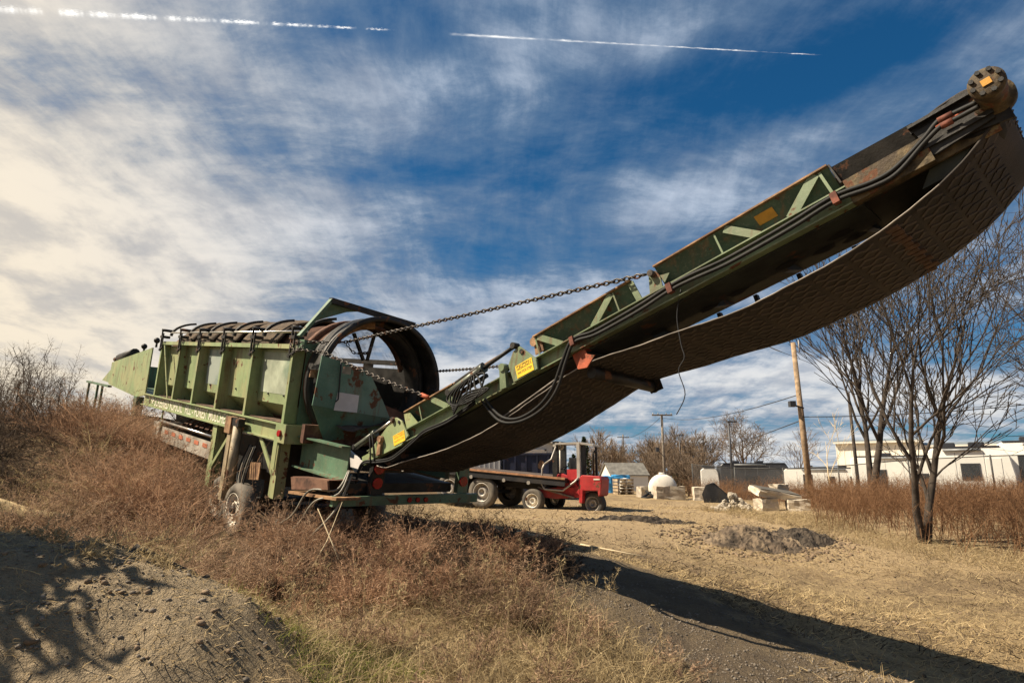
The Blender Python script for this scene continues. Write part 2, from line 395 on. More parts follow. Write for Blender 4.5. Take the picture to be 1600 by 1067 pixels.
plantmat('grass_green',[(.10,.125,.025),(.20,.215,.05),(.30,.28,.08)])
plantmat('straw_litter',[(.22,.15,.08),(.46,.345,.185),(.66,.52,.30)])
plantmat('needles',[(.012,.022,.010),(.03,.045,.018),(.05,.06,.025)],trans=.15)
def screen_mat():
    m,t,b=newmat('screen_mesh'); tc=t.add('ShaderNodeTexCoord'); o=tc.outputs['Object']
    b.inputs['Base Color'].default_value=(.10,.085,.075,1); b.inputs['Roughness'].default_value=.8
    t.link(t.math('ADD',.10,t.math('MULTIPLY',t.sstep(t.noise(o,2.3,8,.65,.8),.44,.70),.55)),b.inputs['Alpha'])
screen_mat()

# ------------------------------------------------------------------ terrain
def ss(a,b,x):
    q=np.clip((x-a)/(b-a),0,1); return q*q*(3-2*q)
_ph=rng.uniform(0,6.28,(40,)); _an=rng.uniform(0,6.28,(40,))
def bumps(x,y,f0,n,k0):
    r=0
    for i in range(n):
        f=f0*1.55**i; a=_an[k0+i]; r=r+np.sin((x*np.cos(a)+y*np.sin(a))*f+_ph[k0+i]+1.3*np.sin((y*np.cos(a)-x*np.sin(a))*f*.7+_ph[k0+i+9]))/1.45**i
    return r
def H(x,y):
    x=np.asarray(x,float); y=np.asarray(y,float)
    z=-.52*(1-ss(5.0,11.0,y+.25*x))
    z=z-.17*np.clip(x,0,5.5)*(1-ss(10.5,19,y))
    q=-x+.25*y
    bank=(1.62+.085*np.clip(y-12,-3,7))*ss(7.4,13.6,q)*(1-ss(17.5,22,y)*ss(-17,-11,x))*(1-ss(60,160,-x))
    z=z+bank+.55*np.exp(-(((x+11.0)/2.2)**2+((y-16.6)/2.2)**2))
    z=z+.10*ss(0,6,-x)*ss(15,19,y)*(1-ss(26,34,y))*3
    # foreground berm, lower left
    e=((x+4.2)/2.9)**2+((y-4.7)/1.25)**2
    z=z+1.08*np.exp(-e**1.5)*(1-ss(-2.0,-.9,x))
    z=z-1.35*ss(26,40,y)*ss(9,17,x)*(1-ss(150,300,y))
    r=np.hypot(x,y)
    near=1-ss(25,60,r)
    z=z+near*(.024*bumps(x,y,1.1,5,0)+.012*bumps(x,y,6.,4,6)*(1-ss(8,20,r))+.014*bumps(x,y,9.,4,13)*(1-ss(-2.2,-1.2,x))*(1-ss(5.6,6.6,y)))
    return z
def Hs(x,y): return float(H(x,y))
def terrain():
    ang=np.concatenate([np.arange(-180,-60,6),np.arange(-60,60,.36),np.arange(60,180,6)])*math.pi/180
    rad=[.02]
    while rad[-1]<4000: rad.append(rad[-1]*(1.5 if rad[-1]<1.4 else 1.021 if rad[-1]<40 else 1.06))
    rad=np.array(rad); A,Rr=np.meshgrid(ang,rad)
    X=Rr*np.sin(A); Y=Rr*np.cos(A); Zz=H(X,Y)
    vs=np.stack([X,Y,Zz],-1).reshape(-1,3); na,nr=len(ang),len(rad)
    i=np.arange(nr-1)[:,None]; j=np.arange(na)[None,:]; jn=(j+1)%na
    fs=np.stack(np.broadcast_arrays(i*na+j,(i+1)*na+j,(i+1)*na+jn,i*na+jn),-1).reshape(-1,4)[:, ::-1]
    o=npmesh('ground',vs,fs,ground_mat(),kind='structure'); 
    me=o.data; me.polygons.foreach_set('use_smooth',np.ones(len(me.polygons),bool))
def ground_mat():
    m,t,b=newmat('ground'); tc=t.add('ShaderNodeTexCoord'); o=tc.outputs['Object']
    sp=t.add('ShaderNodeSeparateXYZ'); t.link(o,sp.inputs[0]); x,y,z=sp.outputs
    n1=t.noise(o,.55,6,.6,.3); n2=t.noise(o,3.5,7,.65,.2); n3=t.noise(o,22,5,.65); n4=t.noise(o,90,3,.6)
    st=t.noise(t.mapping(o,rot=(0,0,R(25)),scale=(9,34,9)),1.0,5,.7,.6)
    soil=t.mix(n3,(.10,.068,.04),(.36,.26,.15))
    straw=t.mix(t.math('ADD',t.math('MULTIPLY',st,.6),t.math('MULTIPLY',n3,.4)),(.17,.115,.06),(.62,.46,.25))
    c=t.mix(t.sstep(t.math('ADD',t.math('MULTIPLY',n1,.5),t.math('MULTIPLY',n2,.5)),.42,.56),soil,straw)
    c=t.mix(t.math('MULTIPLY',t.sstep(t.noise(o,7.,8,.7,.5),.56,.68),.7),c,(.06,.042,.028))
    # pale packed wheel lane crossing behind the machine
    lane=t.math('MULTIPLY',t.sstep(t.math('ADD',y,t.math('MULTIPLY',n1,5.)),13.5,17.),t.sstep(t.math('ADD',y,t.math('MULTIPLY',n1,6.)),33.,25.))
    c=t.mix(t.math('MULTIPLY',lane,.75),c,t.mix(n3,(.33,.235,.135),(.58,.435,.26)))
    # crushed gravel before the machine, its colour darkened to broaden the conveyor's shadow
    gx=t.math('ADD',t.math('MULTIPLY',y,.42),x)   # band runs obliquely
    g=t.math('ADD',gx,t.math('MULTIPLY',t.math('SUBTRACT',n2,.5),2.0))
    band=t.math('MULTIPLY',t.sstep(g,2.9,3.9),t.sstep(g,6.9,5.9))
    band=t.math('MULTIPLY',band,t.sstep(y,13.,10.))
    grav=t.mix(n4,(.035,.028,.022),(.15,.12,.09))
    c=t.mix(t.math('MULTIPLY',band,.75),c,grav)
    # dark humus on the left bank
    bank=t.math('MULTIPLY',t.sstep(t.math('ADD',x,t.math('MULTIPLY',n2,1.2)),-1.2,-3.2),t.sstep(y,6.2,7.4))
    c=t.mix(t.math('MULTIPLY',bank,.8),c,t.mix(n3,(.05,.034,.022),(.14,.09,.05)))
    berm=t.math('MULTIPLY',t.sstep(x,-1.2,-1.9),t.sstep(y,6.6,6.0))
    c=t.mix(t.math('MULTIPLY',berm,.8),c,t.mix(n3,(.15,.115,.075),(.50,.40,.27)))
    t.link(c,b.inputs['Base Color']); b.inputs['Roughness'].default_value=.95; b.inputs['Specular IOR Level'].default_value=.15
    bp=t.add('ShaderNodeBump'); bp.inputs['Strength'].default_value=1.0; bp.inputs['Distance'].default_value=.09
    t.link(t.math('ADD',t.math('ADD',n3,t.math('MULTIPLY',n4,.5)),t.math('MULTIPLY',n2,1.5)),bp.inputs['Height']); t.link(bp.outputs[0],b.inputs['Normal'])
    return m
terrain()

# ------------------------------------------------------------------ the trommel screen
# machine axes: u runs to the discharge end, w across (0 = near side), h up from the side beam
MO=V((-3.654,10.588,1.689)); yaw,pit=R(-44.963),R(8.918)
Ma=V((math.cos(pit)*math.cos(yaw),math.cos(pit)*math.sin(yaw),-math.sin(pit))); Mb=V((-math.sin(yaw),math.cos(yaw),0)); Mc=Ma.cross(Mb)
MM=Matrix(((Ma.x,Mb.x,Mc.x,MO.x),(Ma.y,Mb.y,Mc.y,MO.y),(Ma.z,Mb.z,Mc.z,MO.z),(0,0,0,1)))
def mw(u,w,h): return MM@V((u,w,h))
def trommel():
    root=empty('trommel_screen',label='large weathered green trommel screening machine with long raised discharge conveyor',cat='trommel')
    root.matrix_world=MM
    WD=2.6
    # ---- chassis beams
    def channel(mb,u0,u1,w,h0,h1,out):
        mb.box((u0,min(w,w-out*.02),h0),(u1,max(w,w-out*.02),h1))
        for a,b in ((h0,h0+.022),(h1-.022,h1)):
            x0,x1=sorted((w+out*.001,w+out*.07)); mb.box((u0,x0,a),(u1,x1,b))
    nb=MB(); channel(nb,-8.25,.0,.0,-.14,.15,-1); near_beam=nb.build('side_beam','green_paint',root)
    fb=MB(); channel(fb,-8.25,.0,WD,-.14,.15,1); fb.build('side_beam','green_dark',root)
    cm=MB()
    for u in (-7.9,-6,-4,-2.2,-.3): cm.box((u-.06,.03,-.12),(u+.06,WD-.03,.10))
    split(cm,'cross_member','green_dark',root)
    # lettering on the near beam
    def side_M(u,w,h): return Matrix.Translation((u,w,h))@Euler((R(90),0,0)).to_matrix().to_4x4()
    text_mesh('lettering','SCREENED TOPSOIL   FILL - FOREST MULCHES - SC','white_letter',near_beam,side_M(-7.35,-.0045,-.10),(5.15,.20),.012)
    ph=MB(); ph.tube([(-7.75,-.012,-.02),(-7.75,.0,-.02)],.05,8); ph.build('port','black_hole',near_beam)
    em=MB()
    for k,(du,dh) in enumerate(((-.08,.03),(.0,.06),(.08,.02),(.0,-.04))): em.tube([(-7.52+du*.9,-.006,.02+dh),(-7.52+du*.9,-.002,.02+dh)],.045,6)
    split(em,'emblem','white_letter',near_beam)
    # ---- ribs and hopper panels of the near side
    ribs=[-.30,-1.94,-3.40,-4.80,-6.10,-7.48]
    for i,u in enumerate(ribs):
        r=MB(); r.plate([(u,.0,1.42),(u,.0,.153),(u,.60,.153),(u,.20,.45),(u,.20,1.42)],(.035,0,0))
        r.box((u-.025,-.018,.153),(u+.06,-.0005,1.42)); r.build('rib','green_paint',root,label='sunlit upright rib')
    for i in range(5):
        a,b=ribs[i+1]+.036,ribs[i]-.001
        p=MB(); p.plate([(a,.17,1.41),(b,.17,1.41),(b,.19,.45),(a,.19,.45)],(0,.012,0))
        up=p.build('side_panel','green_paint',root)
        q=MB(); q.plate([(a,.19,.448),(b,.19,.448),(b,.60,.16),(a,.60,.16)],(0,.012,.008)); q.build('lower_skirt','green_paint',up)
        if i in (0,2):
            dm='decal_faded' if i==0 else 'decal_dark'
            d=MB(); d.plate([(a+.12,.160,1.36),(b-.10,.160,1.36),(b-.10,.184 if i else .182,.62),(a+.12,.184 if i else .182,.62)],(0,.004,0)); d.build('faded_decal',dm,up,label='blurred faded decal on side panel')
        bl=MB()
        for k in (.3,.7): 
            uu=a+(b-a)*k; bl.tube([(uu,.165,.60),(uu,.19,.60)],.018,6)
        split(bl,'bolt','dark_steel',up)
    sl=MB()
    for i in range(5): sl.box((ribs[i+1]+.05,.06,.152),(ribs[i]-.02,.5,.166))
    split(sl,'dirt_ledge','dirt_brown',root)
    br=MB(); br.bar((-7.25,-.012,1.40),(-6.42,-.012,.16),.05,.02,(0,1,0)); br.build('diagonal_brace','green_paint',root)
    tr=MB(); tr.box((-7.55,.02,1.421),(-.22,.20,1.50)); top=tr.build('top_rail','green_paint',root)
    rd=MB(); rd.tube([(-7.5,.16,1.74),(-.2,.16,1.74)],.022,8); rd.build('cover_rod','chrome',root)
    # latches hanging over the top rail
    for u in ribs:
        l=MB(); l.bar((u-.05,-.03,1.78),(u-.05,-.03,1.25),.03,.03); l.bar((u+.06,-.03,1.70),(u+.06,-.03,1.30),.025,.025); l.box((u-.09,-.06,1.58),(u+.10,.12,1.64)); l.tube([(u-.05,-.05,1.78),(u-.05,.2,1.78)],.035,8)
        l.bar((u-.12,-.03,1.28),(u+.12,-.03,1.36),.03,.03)
        l.build('latch','dark_steel',root)
        a=MB(); pts=[(u,.16+.85*(1-math.cos(t)),1.66+.42*math.sin(t)) for t in np.linspace(0,1.2,8)]
        for k in range(7): a.bar(pts[k],pts[k+1],.09,.05)
        a.build('cover_arm','dark_steel',root)
    # felt covers rolled over the drum
    for (a,b) in ((-7.1,-6.2),(-5.9,-4.95),(-4.6,-3.6),(-3.2,-1.6)):
        c=MB(); vs=[];fs=[]; nt,nu=10,8
        for i in range(nu+1):
            for j in range(nt+1):
                t=j/nt*1.9-.1; rr=.985+.015*math.sin(i*2.1+a)+.015*math.sin(j*1.7+i)+.05*math.exp(-((j-2)/2.)**2)
                vs.append((a+(b-a)*i/nu,1.3-rr*1.1*math.cos(t*.8+.45),1.02+rr*1.08*math.sin(t*.8+.45)))
        for i in range(nu):
            for j in range(nt): fs.append((i*(nt+1)+j,i*(nt+1)+j+1,(i+1)*(nt+1)+j+1,(i+1)*(nt+1)+j))
        c.add(vs,fs,True); o=c.build('drum_cover','cover_felt',root)
        md=o.modifiers.new('s','SOLIDIFY'); md.thickness=.05
    # ---- drum
    DC=(0,1.36,.93); RD=1.10
    # angle measured from +w towards +h
    def arc(mb,r0,r1,u0,u1,a0,a1,n=40):
        mb.lathe((0,DC[1],DC[2]),(1,0,0),[(r0,u0),(r1,u0),(r1,u1),(r0,u1),(r0,u0)],n,R(a0),R(a1),True,ref=(0,1,0))
    d=MB(); arc(d,RD-.012,RD,-8.0,-.25,78,365,48); d.build('drum_shell','rust',root)
    sc=MB(); sc.lathe((0,DC[1],DC[2]),(1,0,0),[(RD-.004,-8.0),(RD-.004,-.25)],14,R(5),R(78),True,ref=(0,1,0)); sc.build('screen_cloth','screen_mesh',root)
    rb=MB()
    for u in (-2,-4,-6): arc(rb,RD-.05,RD+.02,u-.04,u+.04,78,365,40)
    split(rb,'drum_rib','dark_steel',root)
    e=MB(); arc(e,RD-.02,RD+.09,-.62,-.50,0,360,48); e.build('drum_ring','rust',root,label='rust brown drum rim')
    e=MB(); arc(e,RD-.03,RD+.05,-.25,-.17,0,360,48); e.build('drum_ring','rust',root)
    e=MB(); arc(e,RD+.0,RD+.12,-.02,.06,0,360,48); e.build('drum_ring','dark_steel',root)
    # hood band round the discharge end
    e=MB(); arc(e,RD+.105,RD+.118,.06,.46,-60,172,48); arc(e,RD+.06,RD+.15,.44,.475,-60,172,48); hood=e.build('discharge_hood','dark_steel',root)
    e=MB(); arc(e,RD-.07,RD+.10,.05,.12,95,178,30); e.build('lit_ring','rust_tan',root,label='sunlit tan ring inside the drum mouth')  # tan arc paints the sunlit inner surface of the mouth
    e=MB(); arc(e,RD-.10,RD+.10,-.30,.05,-50,75,30); e.build('inner_lip','dark_steel',root)
    sp=MB(); sp.bar((-.35,1.13,1.86),(-.35,1.40,1.40),.06,.05); sp.bar((-.35,1.58,1.98),(-.35,1.48,1.40),.05,.05); split(sp,'drum_spoke','dark_steel',root)
    # torn sheet hanging inside the mouth
    tsv=[];tsf=[]
    for i in range(7):
        for j in range(5):
            tsv.append((-.42+.04*math.sin(j*2+i),1.18+.42*i/6-.10*j/4*(1-i/6),2.0-.07*i/6-(.55-.33*abs(i/6-.5))*j/4+.03*math.sin(i*3.1+j)))
    for i in range(6):
        for j in range(4): tsf.append((i*5+j,i*5+j+1,(i+1)*5+j+1,(i+1)*5+j))
    MB().add(tsv,tsf,True).build('torn_sheet','screen_mesh',root)
    # far side wall and rail
    fw=MB(); fw.box((-8.2,WD-.22,.15),(-.1,WD-.20,1.34)); fw.box((-8.2,WD-.25,1.41),(-.1,WD-.10,1.50))
    for u in ribs: fw.box((u,WD-.22,.15),(u+.05,WD,1.5))
    fw.build('far_side_wall','dark_steel',root)
    # gable frame over the mouth
    P=[(.12,-.13,1.61),(.12,.35,2.31),(.12,2.09,2.165)]
    g=MB(); g.bar(P[0],P[1],.10,.05,(0,-.8,.6)); gf=g.build('gable_frame','green_dark',root,label='green angled frame over the drum mouth')
    g=MB(); g.bar((.12,.33,2.30),P[2],.12,.09,(0,0,1)); g.build('gable_bar','dark_steel',gf)
    g=MB(); g.plate([(.0,.12,1.90),(.0,.36,2.27),(.0,.95,2.22),(.0,.72,2.17)],(.02,0,0)); g.build('gusset','green_dark',gf)
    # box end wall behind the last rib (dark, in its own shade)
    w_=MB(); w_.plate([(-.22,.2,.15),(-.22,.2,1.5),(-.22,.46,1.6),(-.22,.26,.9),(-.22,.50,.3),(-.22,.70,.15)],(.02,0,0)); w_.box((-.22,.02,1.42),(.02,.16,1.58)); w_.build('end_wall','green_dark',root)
    # material heaped in the drum mouth
    hv=[];hf=[]; nh=16
    for i in range(nh+1):
        for j in range(nh+1):
            ww=.55+1.85*j/nh; uu=-1.5+2.35*i/nh
            hh=.22+.42*math.exp(-((ww-1.9)/.6)**2)*(1-.55*i/nh)+.06*mnoise.noise(V((uu*4,ww*4,1)))+.10*mnoise.noise(V((uu*1.7,ww*1.7,4)))
            hv.append((uu,ww,hh))
    for i in range(nh):
        for j in range(nh): hf.append((i*(nh+1)+j,(i+1)*(nh+1)+j,(i+1)*(nh+1)+j+1,i*(nh+1)+j+1))
    MB().add(hv,hf,True).build('screened_soil','dirt_brown',root)
    # ---- chute plate closing the near half of the mouth
    c=MB(); up=[(.60,.07,1.33),(.60,.46,1.28),(.60,.46,1.09),(.60,.64,1.08),(.60,.64,1.25),(.60,.97,1.17),(.60,1.32,.70),(.60,1.50,.42),(.60,.02,.53)]
    c.plate(up,(-.02,0,0)); ch=c.build('chute_plate','chute_teal',root,label='teal plate with rust patches on drum mouth')
    c=MB(); c.plate([(.60,.46,1.283),(.60,.64,1.253),(.60,.64,1.215),(.60,.46,1.21)],(-.02,0,0)); c.build('hole_lip','chute_teal',ch)
    c=MB(); c.plate([(.601,.02,.528),(.601,1.51,.418),(.42,1.30,.10),(.36,.90,.02),(.36,.45,-.05)],(-.02,0,-.006)); c.build('chute_bottom','chute_teal',ch)
    c=MB(); c.plate([(.605,.43,.78),(.605,.83,.76),(.605,.83,.47),(.605,.40,.48)],(.006,0,0)); c.build('blank_sign','white_plate',ch,label='blank white sign on the teal plate')
    c=MB(); c.tube([(.63,.40,1.30),(.63,.42,1.0),(.63,.44,.66),(.63,.40,.62)],.012,6); c.build('pull_rod','dark_steel',ch)
    c=MB(); c.box((.2,.1,-.1),(.3,2.4,.2)); c.plate([(.56,1.35,.65),(.56,1.9,.5),(.56,2.2,.2),(.56,1.5,.1)],(-.03,0,0)); c.build('chute_back','rust',root)
    # ---- front hopper
    hp=MB(); prof=[(-12.1,.83),(-8.28,1.33),(-8.28,.10),(-9.0,.0),(-12.1,.18)]
    hp.plate([(u,.0,h) for u,h in prof],(0,.03,0)); h1=hp.build('hopper_side','green_paint',root,label='plain green hopper side at the far end')
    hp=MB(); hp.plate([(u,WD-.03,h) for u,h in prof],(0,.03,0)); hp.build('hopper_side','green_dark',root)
    hp=MB(); hp.plate([(-12.1,.03,.83),(-12.1,WD-.03,.83),(-12.1,WD-.03,.18),(-12.1,.03,.18)],(.03,0,0)); hp.plate([(-12.0,.03,.2),(-8.3,.03,.1),(-8.3,WD-.03,.1),(-12.0,WD-.03,.2)],(0,0,-.03)); hp.build('hopper_floor','green_dark',root)
    hp=MB(); hp.plate([(-13.4,.1,.24),(-12.12,.1,.80),(-12.12,.1,.20)],(0,2.3,0)); hp.build('hopper_lip','green_paint',root)
    hp=MB(); hp.box((-15,.0,.08),(-12.1,.10,.14)); 
    for u in (-14.8,-13.6,-13.0): hp.box((u,.02,-1.2),(u+.06,.08,.08))
    hp.build('drawbar_rail','green_dark',root)
    hp=MB(); hp.tube([(-11.9,.15,.98),(-10.4,.15,1.17)],.13,10); hp.tube([(-12.2,.1,.93),(-11.9,.1,.96)],.07,8); hp.build('tarp_roll','dark_steel',root)
    for u,h in ((-9.4,1.28),(-8.35,1.45)):
        hp=MB(); hp.tube([(u,.1,h-.1),(u,.1,h+.03)],.03,6); hp.sphere((u-.02,.1,h+.08),.08,8,5); hp.build('marker_knob','dark_steel',root)
    gp=MB(); gp.box((-8.24,.25,.1),(-7.55,.30,1.36)); gp.build('gap_shade_plate','black_hole',root)  # black sheet painting in the shade of the open gap
    # ---- underside: legs, jack, trough
    def leg(u,h0,h1,wd,name='leg',m='green_paint',lean=0):
        l=MB(); l.plate([(u,-.02,h1),(u+wd,-.02,h1),(u+wd+lean,-.02,h0),(u+lean,-.02,h0)],(0,.02,0)); l.plate([(u+wd,-.018,h1),(u+wd+lean,-.018,h0),(u+wd+lean,.16,h0),(u+wd,.16,h1)],(-.015,0,0)); return l.build(name,m,root)
    leg(-9.15,-1.05,.02,.28,m='green_dark'); leg(-3.28,-1.35,-.145,.22); leg(-.42,-1.08,-.145,.20)
    b_=MB(); b_.bar((-2.45,-.01,-.30),(-3.15,-.01,-1.0),.07,.02,(0,1,0)); b_.bar((-1.05,-.01,-.15),(-.36,-.01,-.72),.09,.02,(0,1,0)); split(b_,'leg_brace','green_paint',root)
    ep=MB(); ep.box((-.34,-.09,-.15),(.03,-.072,.16)); ep.box((.01,-.072,-.15),(.03,.3,.16)); ep.box((-.34,-.09,-.60),(-.20,-.075,-.15)); ep.build('end_post','green_paint',root)
    rl=MB(); rl.tube([(-.14,-.13,.0),(-.14,-.09,.0)],.055,12); rl.build('side_marker','reflector_red',root)
    j=MB(); j.box((-2.18,-.22,-.20),(-1.92,-.08,.10)); j.box((-2.18,-.08,-.12),(-1.65,-.075,.10)); jh=j.build('jack_head','rust_tan',root)
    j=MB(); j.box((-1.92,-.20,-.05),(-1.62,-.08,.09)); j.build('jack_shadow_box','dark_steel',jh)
    j=MB(); j.box((-2.05,-.20,-1.40),(-1.90,-.10,-.20)); j.tube([(-1.78,-.13,-.05),(-1.78,-.13,-1.35)],.085,12); j.build('jack_tube','jack_tan',jh)
    tg=MB(); tg.plate([(-6.55,.02,-.52),(-3.3,.02,-.52),(-3.3,.02,-.86),(-6.55,.02,-.86)],(0,.03,0)); tro=tg.build('reject_trough','silver_trough',root)
    tg=MB(); tg.tube([(-6.6,-.02,-.40),(-3.25,-.02,-.40)],.03,8); tg.build('trough_pipe','chrome',tro)
    for k in range(6):
        tg=MB(); u=-6.3+k*.5; tg.box((u,.012,-.66),(u+.26,.019,-.58)); tg.build('reflective_strip','reflective_red_tape',tro)
    tg=MB(); tg.box((-7.15,.0,-.85),(-6.7,.3,-.45)); tg.tube([(-6.95,-.03,-.6),(-6.95,.0,-.6)],.05,10); tg.build('tail_lamp_box','silver_trough',root)
    tg=MB(); tg.bar((-6.6,.0,-.14),(-6.6,.0,-.55),.04,.03); tg.build('trough_hanger','green_paint',root)
    for k in range(9):
        sr=MB(); u=-6.3+k*.34; sr.plate([(u,.35,-.45),(u+.2,.35,-.45),(u+.12,.7,-.16),(u-.02,.7,-.16)],(.03,0,0)); sr.build('scraper_fin','rust',root)
    ub=MB(); ub.box((-8.0,.75,-.5),(.5,1.9,-.16)); ub.box((-7.5,.35,-.55),(-3.3,.9,-.46)); ub.build('collecting_belt_bed','dark_steel',root)
    # engine and hydraulics mass under the frame
    un=MB(); un.box((-2.6,.3,-.95),(-.6,1.0,-.16)); un.box((-1.6,.15,-.75),(-.7,.3,-.3)); un.build('pump_housing','dark_steel',root)
    wl=MB(); wl.plate([(-1.55,.06,-.66),(-1.05,.06,-.60),(-1.05,.06,-.90),(-1.55,.06,-.97)],(0,.02,0)); wl.build('warning_plate','rust_tan',root)
    # ---- wheels
    def wheel(u,w,h,r=.47,wd=.26,side=-1):
        t=MB(); y0=w; t.lathe((u,y0,h),(0,side,0),[(r*.60,-wd),(r*.9,-wd),(r,-wd*.8),(r,-wd*.2),(r*.9,0),(r*.60,0),(r*.60,-wd)],32); ty=t.build('tyre','tyre_pale',None)
        rr=MB(); rr.lathe((u,y0,h),(0,side,0),[(.001,-.09),(r*.18,-.08),(r*.22,-.02),(r*.30,-.03),(r*.45,-.09),(r*.55,-.03),(r*.62,.008),(r*.62,-.04)],32); rm=rr.build('rim','rim_white',None)
        hb=MB()
        for k in range(8): 
            a=k*math.pi/4; hb.tube([(u+r*.37*math.cos(a),y0+side*(-.06),h+r*.37*math.sin(a)),(u+r*.37*math.cos(a),y0+side*(-.02),h+r*.37*math.sin(a))],.018,6)
        hc=MB(); hc.lathe((u,y0,h),(0,side,0),[(.001,.03),(.06,.03),(.075,.0),(.075,-.1)],16); wh=hc.build('wheel','dark_steel',root); ty.parent=wh; rm.parent=wh; hb.build('wheel_nut','dark_steel',wh,kind='stuff'); return wh
    wheel(-1.32,-.20,-1.46,.46); wheel(-1.32,WD+.1,-1.46,.46,side=1); wheel(-2.75,.05,-1.57); wheel(-2.75,WD,-1.57,side=1)
    ax=MB(); 
    for u,hz_ in ((-1.32,-1.46),(-2.75,-1.57)): ax.tube([(u,.1,hz_),(u,WD-.1,hz_)],.06,10); ax.box((u-.1,.35,hz_),(u+.1,.5,-.95)); ax.box((u-.1,WD-.5,hz_),(u+.1,WD-.35,-.95))
    ax.build('axle','dark_steel',root)
    # ---- rear frame
    am=MB(); A0,A1=V((-.05,.28,-.26)),V((1.48,.32,-.26))
    am.box((-.05,.28,-.50),(1.45,.30,-.02)); am.box((-.05,.14,-.03),(1.45,.30,-.005)); am.box((-.05,.14,-.52),(1.45,.30,-.495))
    am.build('hinge_arm','green_dark',root)
    am=MB(); am.box((-.05,2.25,-.50),(1.45,2.28,-.02)); am.build('hinge_arm','green_dark',root)
    st=MB(); st.plate([(.42,-.08,-.62),(1.55,-.08,-.50),(1.60,-.08,-.62),(.50,-.08,-.80)],(0,.03,0)); st.plate([(.42,-.05,-.62),(1.55,-.05,-.50),(1.55,.45,-.50),(.42,.45,-.62)],(0,0,.01)); st.build('step_box','rust',root,label='rusty step box behind the wheel')
    st=MB(); st.plate([(.45,-.1,-.83),(1.9,-.1,-.68),(1.9,.3,-.68),(.45,.3,-.83)],(0,0,-.04)); st.build('step_ledge','rust_tan',root)
    bu=MB(); bu.box((1.66,-.05,-.84),(1.74,2.72,-.70)); bum=bu.build('bumper','green_dark',root)
    for w in (1.28,1.44,1.60): 
        q=MB(); q.tube([(1.74,w,-.77),(1.765,w,-.77)],.038,12); q.build('tail_light','reflector_red',bum)
    for w in (.70,2.42):
        q=MB(); q.box((1.56,w-.10,-.70),(1.66,w+.12,-.22)); po=q.build('light_post','green_dark' if w>1 else 'dark_steel',root)
        for h in ((-.30,-.52) if w<1 else (-.50,)):
            q=MB(); q.tube([(1.66,w,h),(1.69,w,h)],.085,16); q.build('tail_light','reflector_red',po)
    q=MB(); q.tube([(1.62,.82,-.24),(1.62,2.40,-.24)],.09,14); q.build('tail_roller','rust',root)
    q=MB(); q.sphere((1.66,.80,-.24),.10,10,6,(1,1,.8)); q.build('roller_bearing','rust_red',root)
    q=MB(); q.box((.4,.3,-.7),(1.5,2.3,-.55)); q.build('rear_deck','dark_steel',root)

    # ---- discharge conveyor: s along, t across (0 near), n up; hinged on the rear frame
    ph=R(24.545); CO=V((2.336,.6,.606)); ca,sa=math.cos(ph),math.sin(ph)
    def T(p): s,t,n=p; return (CO.x+ca*s-sa*n, CO.y+t, CO.z+sa*s+ca*n)
    def C(): return MB(T)
    TW=1.12
    # stringers
    st=C(); st.box((-1.0,.0,-.44),(6.5,.02,-.26)); st.box((-1.0,-.075,-.275),(6.5,-.0005,-.262)); st.box((-1.0,-.075,-.438),(6.5,-.0005,-.425)); sn=st.build('stringer','conveyor_green',root,label='pale green near side rail of the conveyor')
    st=C(); st.box((6.3,-.078,-.445),(6.92,-.005,-.22)); st.box((6.3,.0,-.44),(7.35,.03,-.2)); st.build('head_rail','olive_rust',sn)
    st=C(); st.box((-1.0,TW-.02,-.30),(7.2,TW,-.13)); st.build('stringer','board_shade_green',root)
    # bed and pan under the carrying strand
    bd=C(); bd.box((-.6,.03,-.30),(6.9,TW-.03,-.285)); bd.box((3.35,.03,-.455),(6.35,.50,-.44)); bd.box((-.4,.03,-.47),(3.3,.95,-.45))
    for k in range(9): bd.plate([(-.2+k*.8,.021,-.44),(-.2+k*.8,.6,-.44),(-.2+k*.8,TW-.03,-.31),(-.2+k*.8,.021,-.31)],(.06,0,0))
    pan=bd.build('belly_pan','pan_shade_black',root)
    hb=C()
    for k,(s,t) in enumerate(((4.0,.45),(4.6,.5),(4.95,.48),(5.5,.42),(5.85,.5),(6.05,.35),(6.1,.55))): hb.add([(s+.11*math.cos(a)*(1+.3*math.sin(3*a+k)),t+.07*math.sin(a),-.4575) for a in np.linspace(0,6.283,9)[:-1]],[tuple(range(8))])
    split(hb,'torn_hole','black_hole',pan)
    # roll brackets below the pan
    for s in (4.55,4.98,5.45,6.0):
        q=C(); q.box((s,.78,-.62),(s+.04,.84,-.44)); q.box((s-.06,.76,-.64),(s+.10,.9,-.615)); q.build('idler_bracket','dark_steel',root)
    # side boards
    def board(s0,s1,t_top,t_bot,far=False):
        sg=1; q=C(); q.plate([(s0,t_top,0),(s1,t_top,0),(s1,t_bot,-.2),(s0,t_bot,-.2)],(0,.012,.004)); o=q.build('side_board','board_shade_green',root)
        q=C(); q.box((s0,t_top-.035,-.004),(s1,t_top+.012,.012)); q.build('board_flange','rust_tan',o)
        q=C(); q.box((s0,t_bot-.02,-.215),(s1,t_bot+.012,-.200)); q.build('board_foot','conveyor_green',o)
        return o
    b1=board(.0,1.12,-.02,.10); b2=board(2.66,4.12,-.02,.10); b3=board(4.42,6.24,-.02,.10)
    f1=C(); f1.plate([(0,TW+.05,.02),(6.24,TW+.05,.02),(6.24,TW-.08,-.2),(0,TW-.08,-.2)],(0,.012,.004)); f1.build('side_board','board_shade_green',root)
    b4=C(); b4.plate([(6.24,.02,.0),(6.9,.02,-.02),(6.9,.10,-.25),(6.24,.10,-.22)],(0,.015,0)); b4.build('side_board','dark_steel',root)
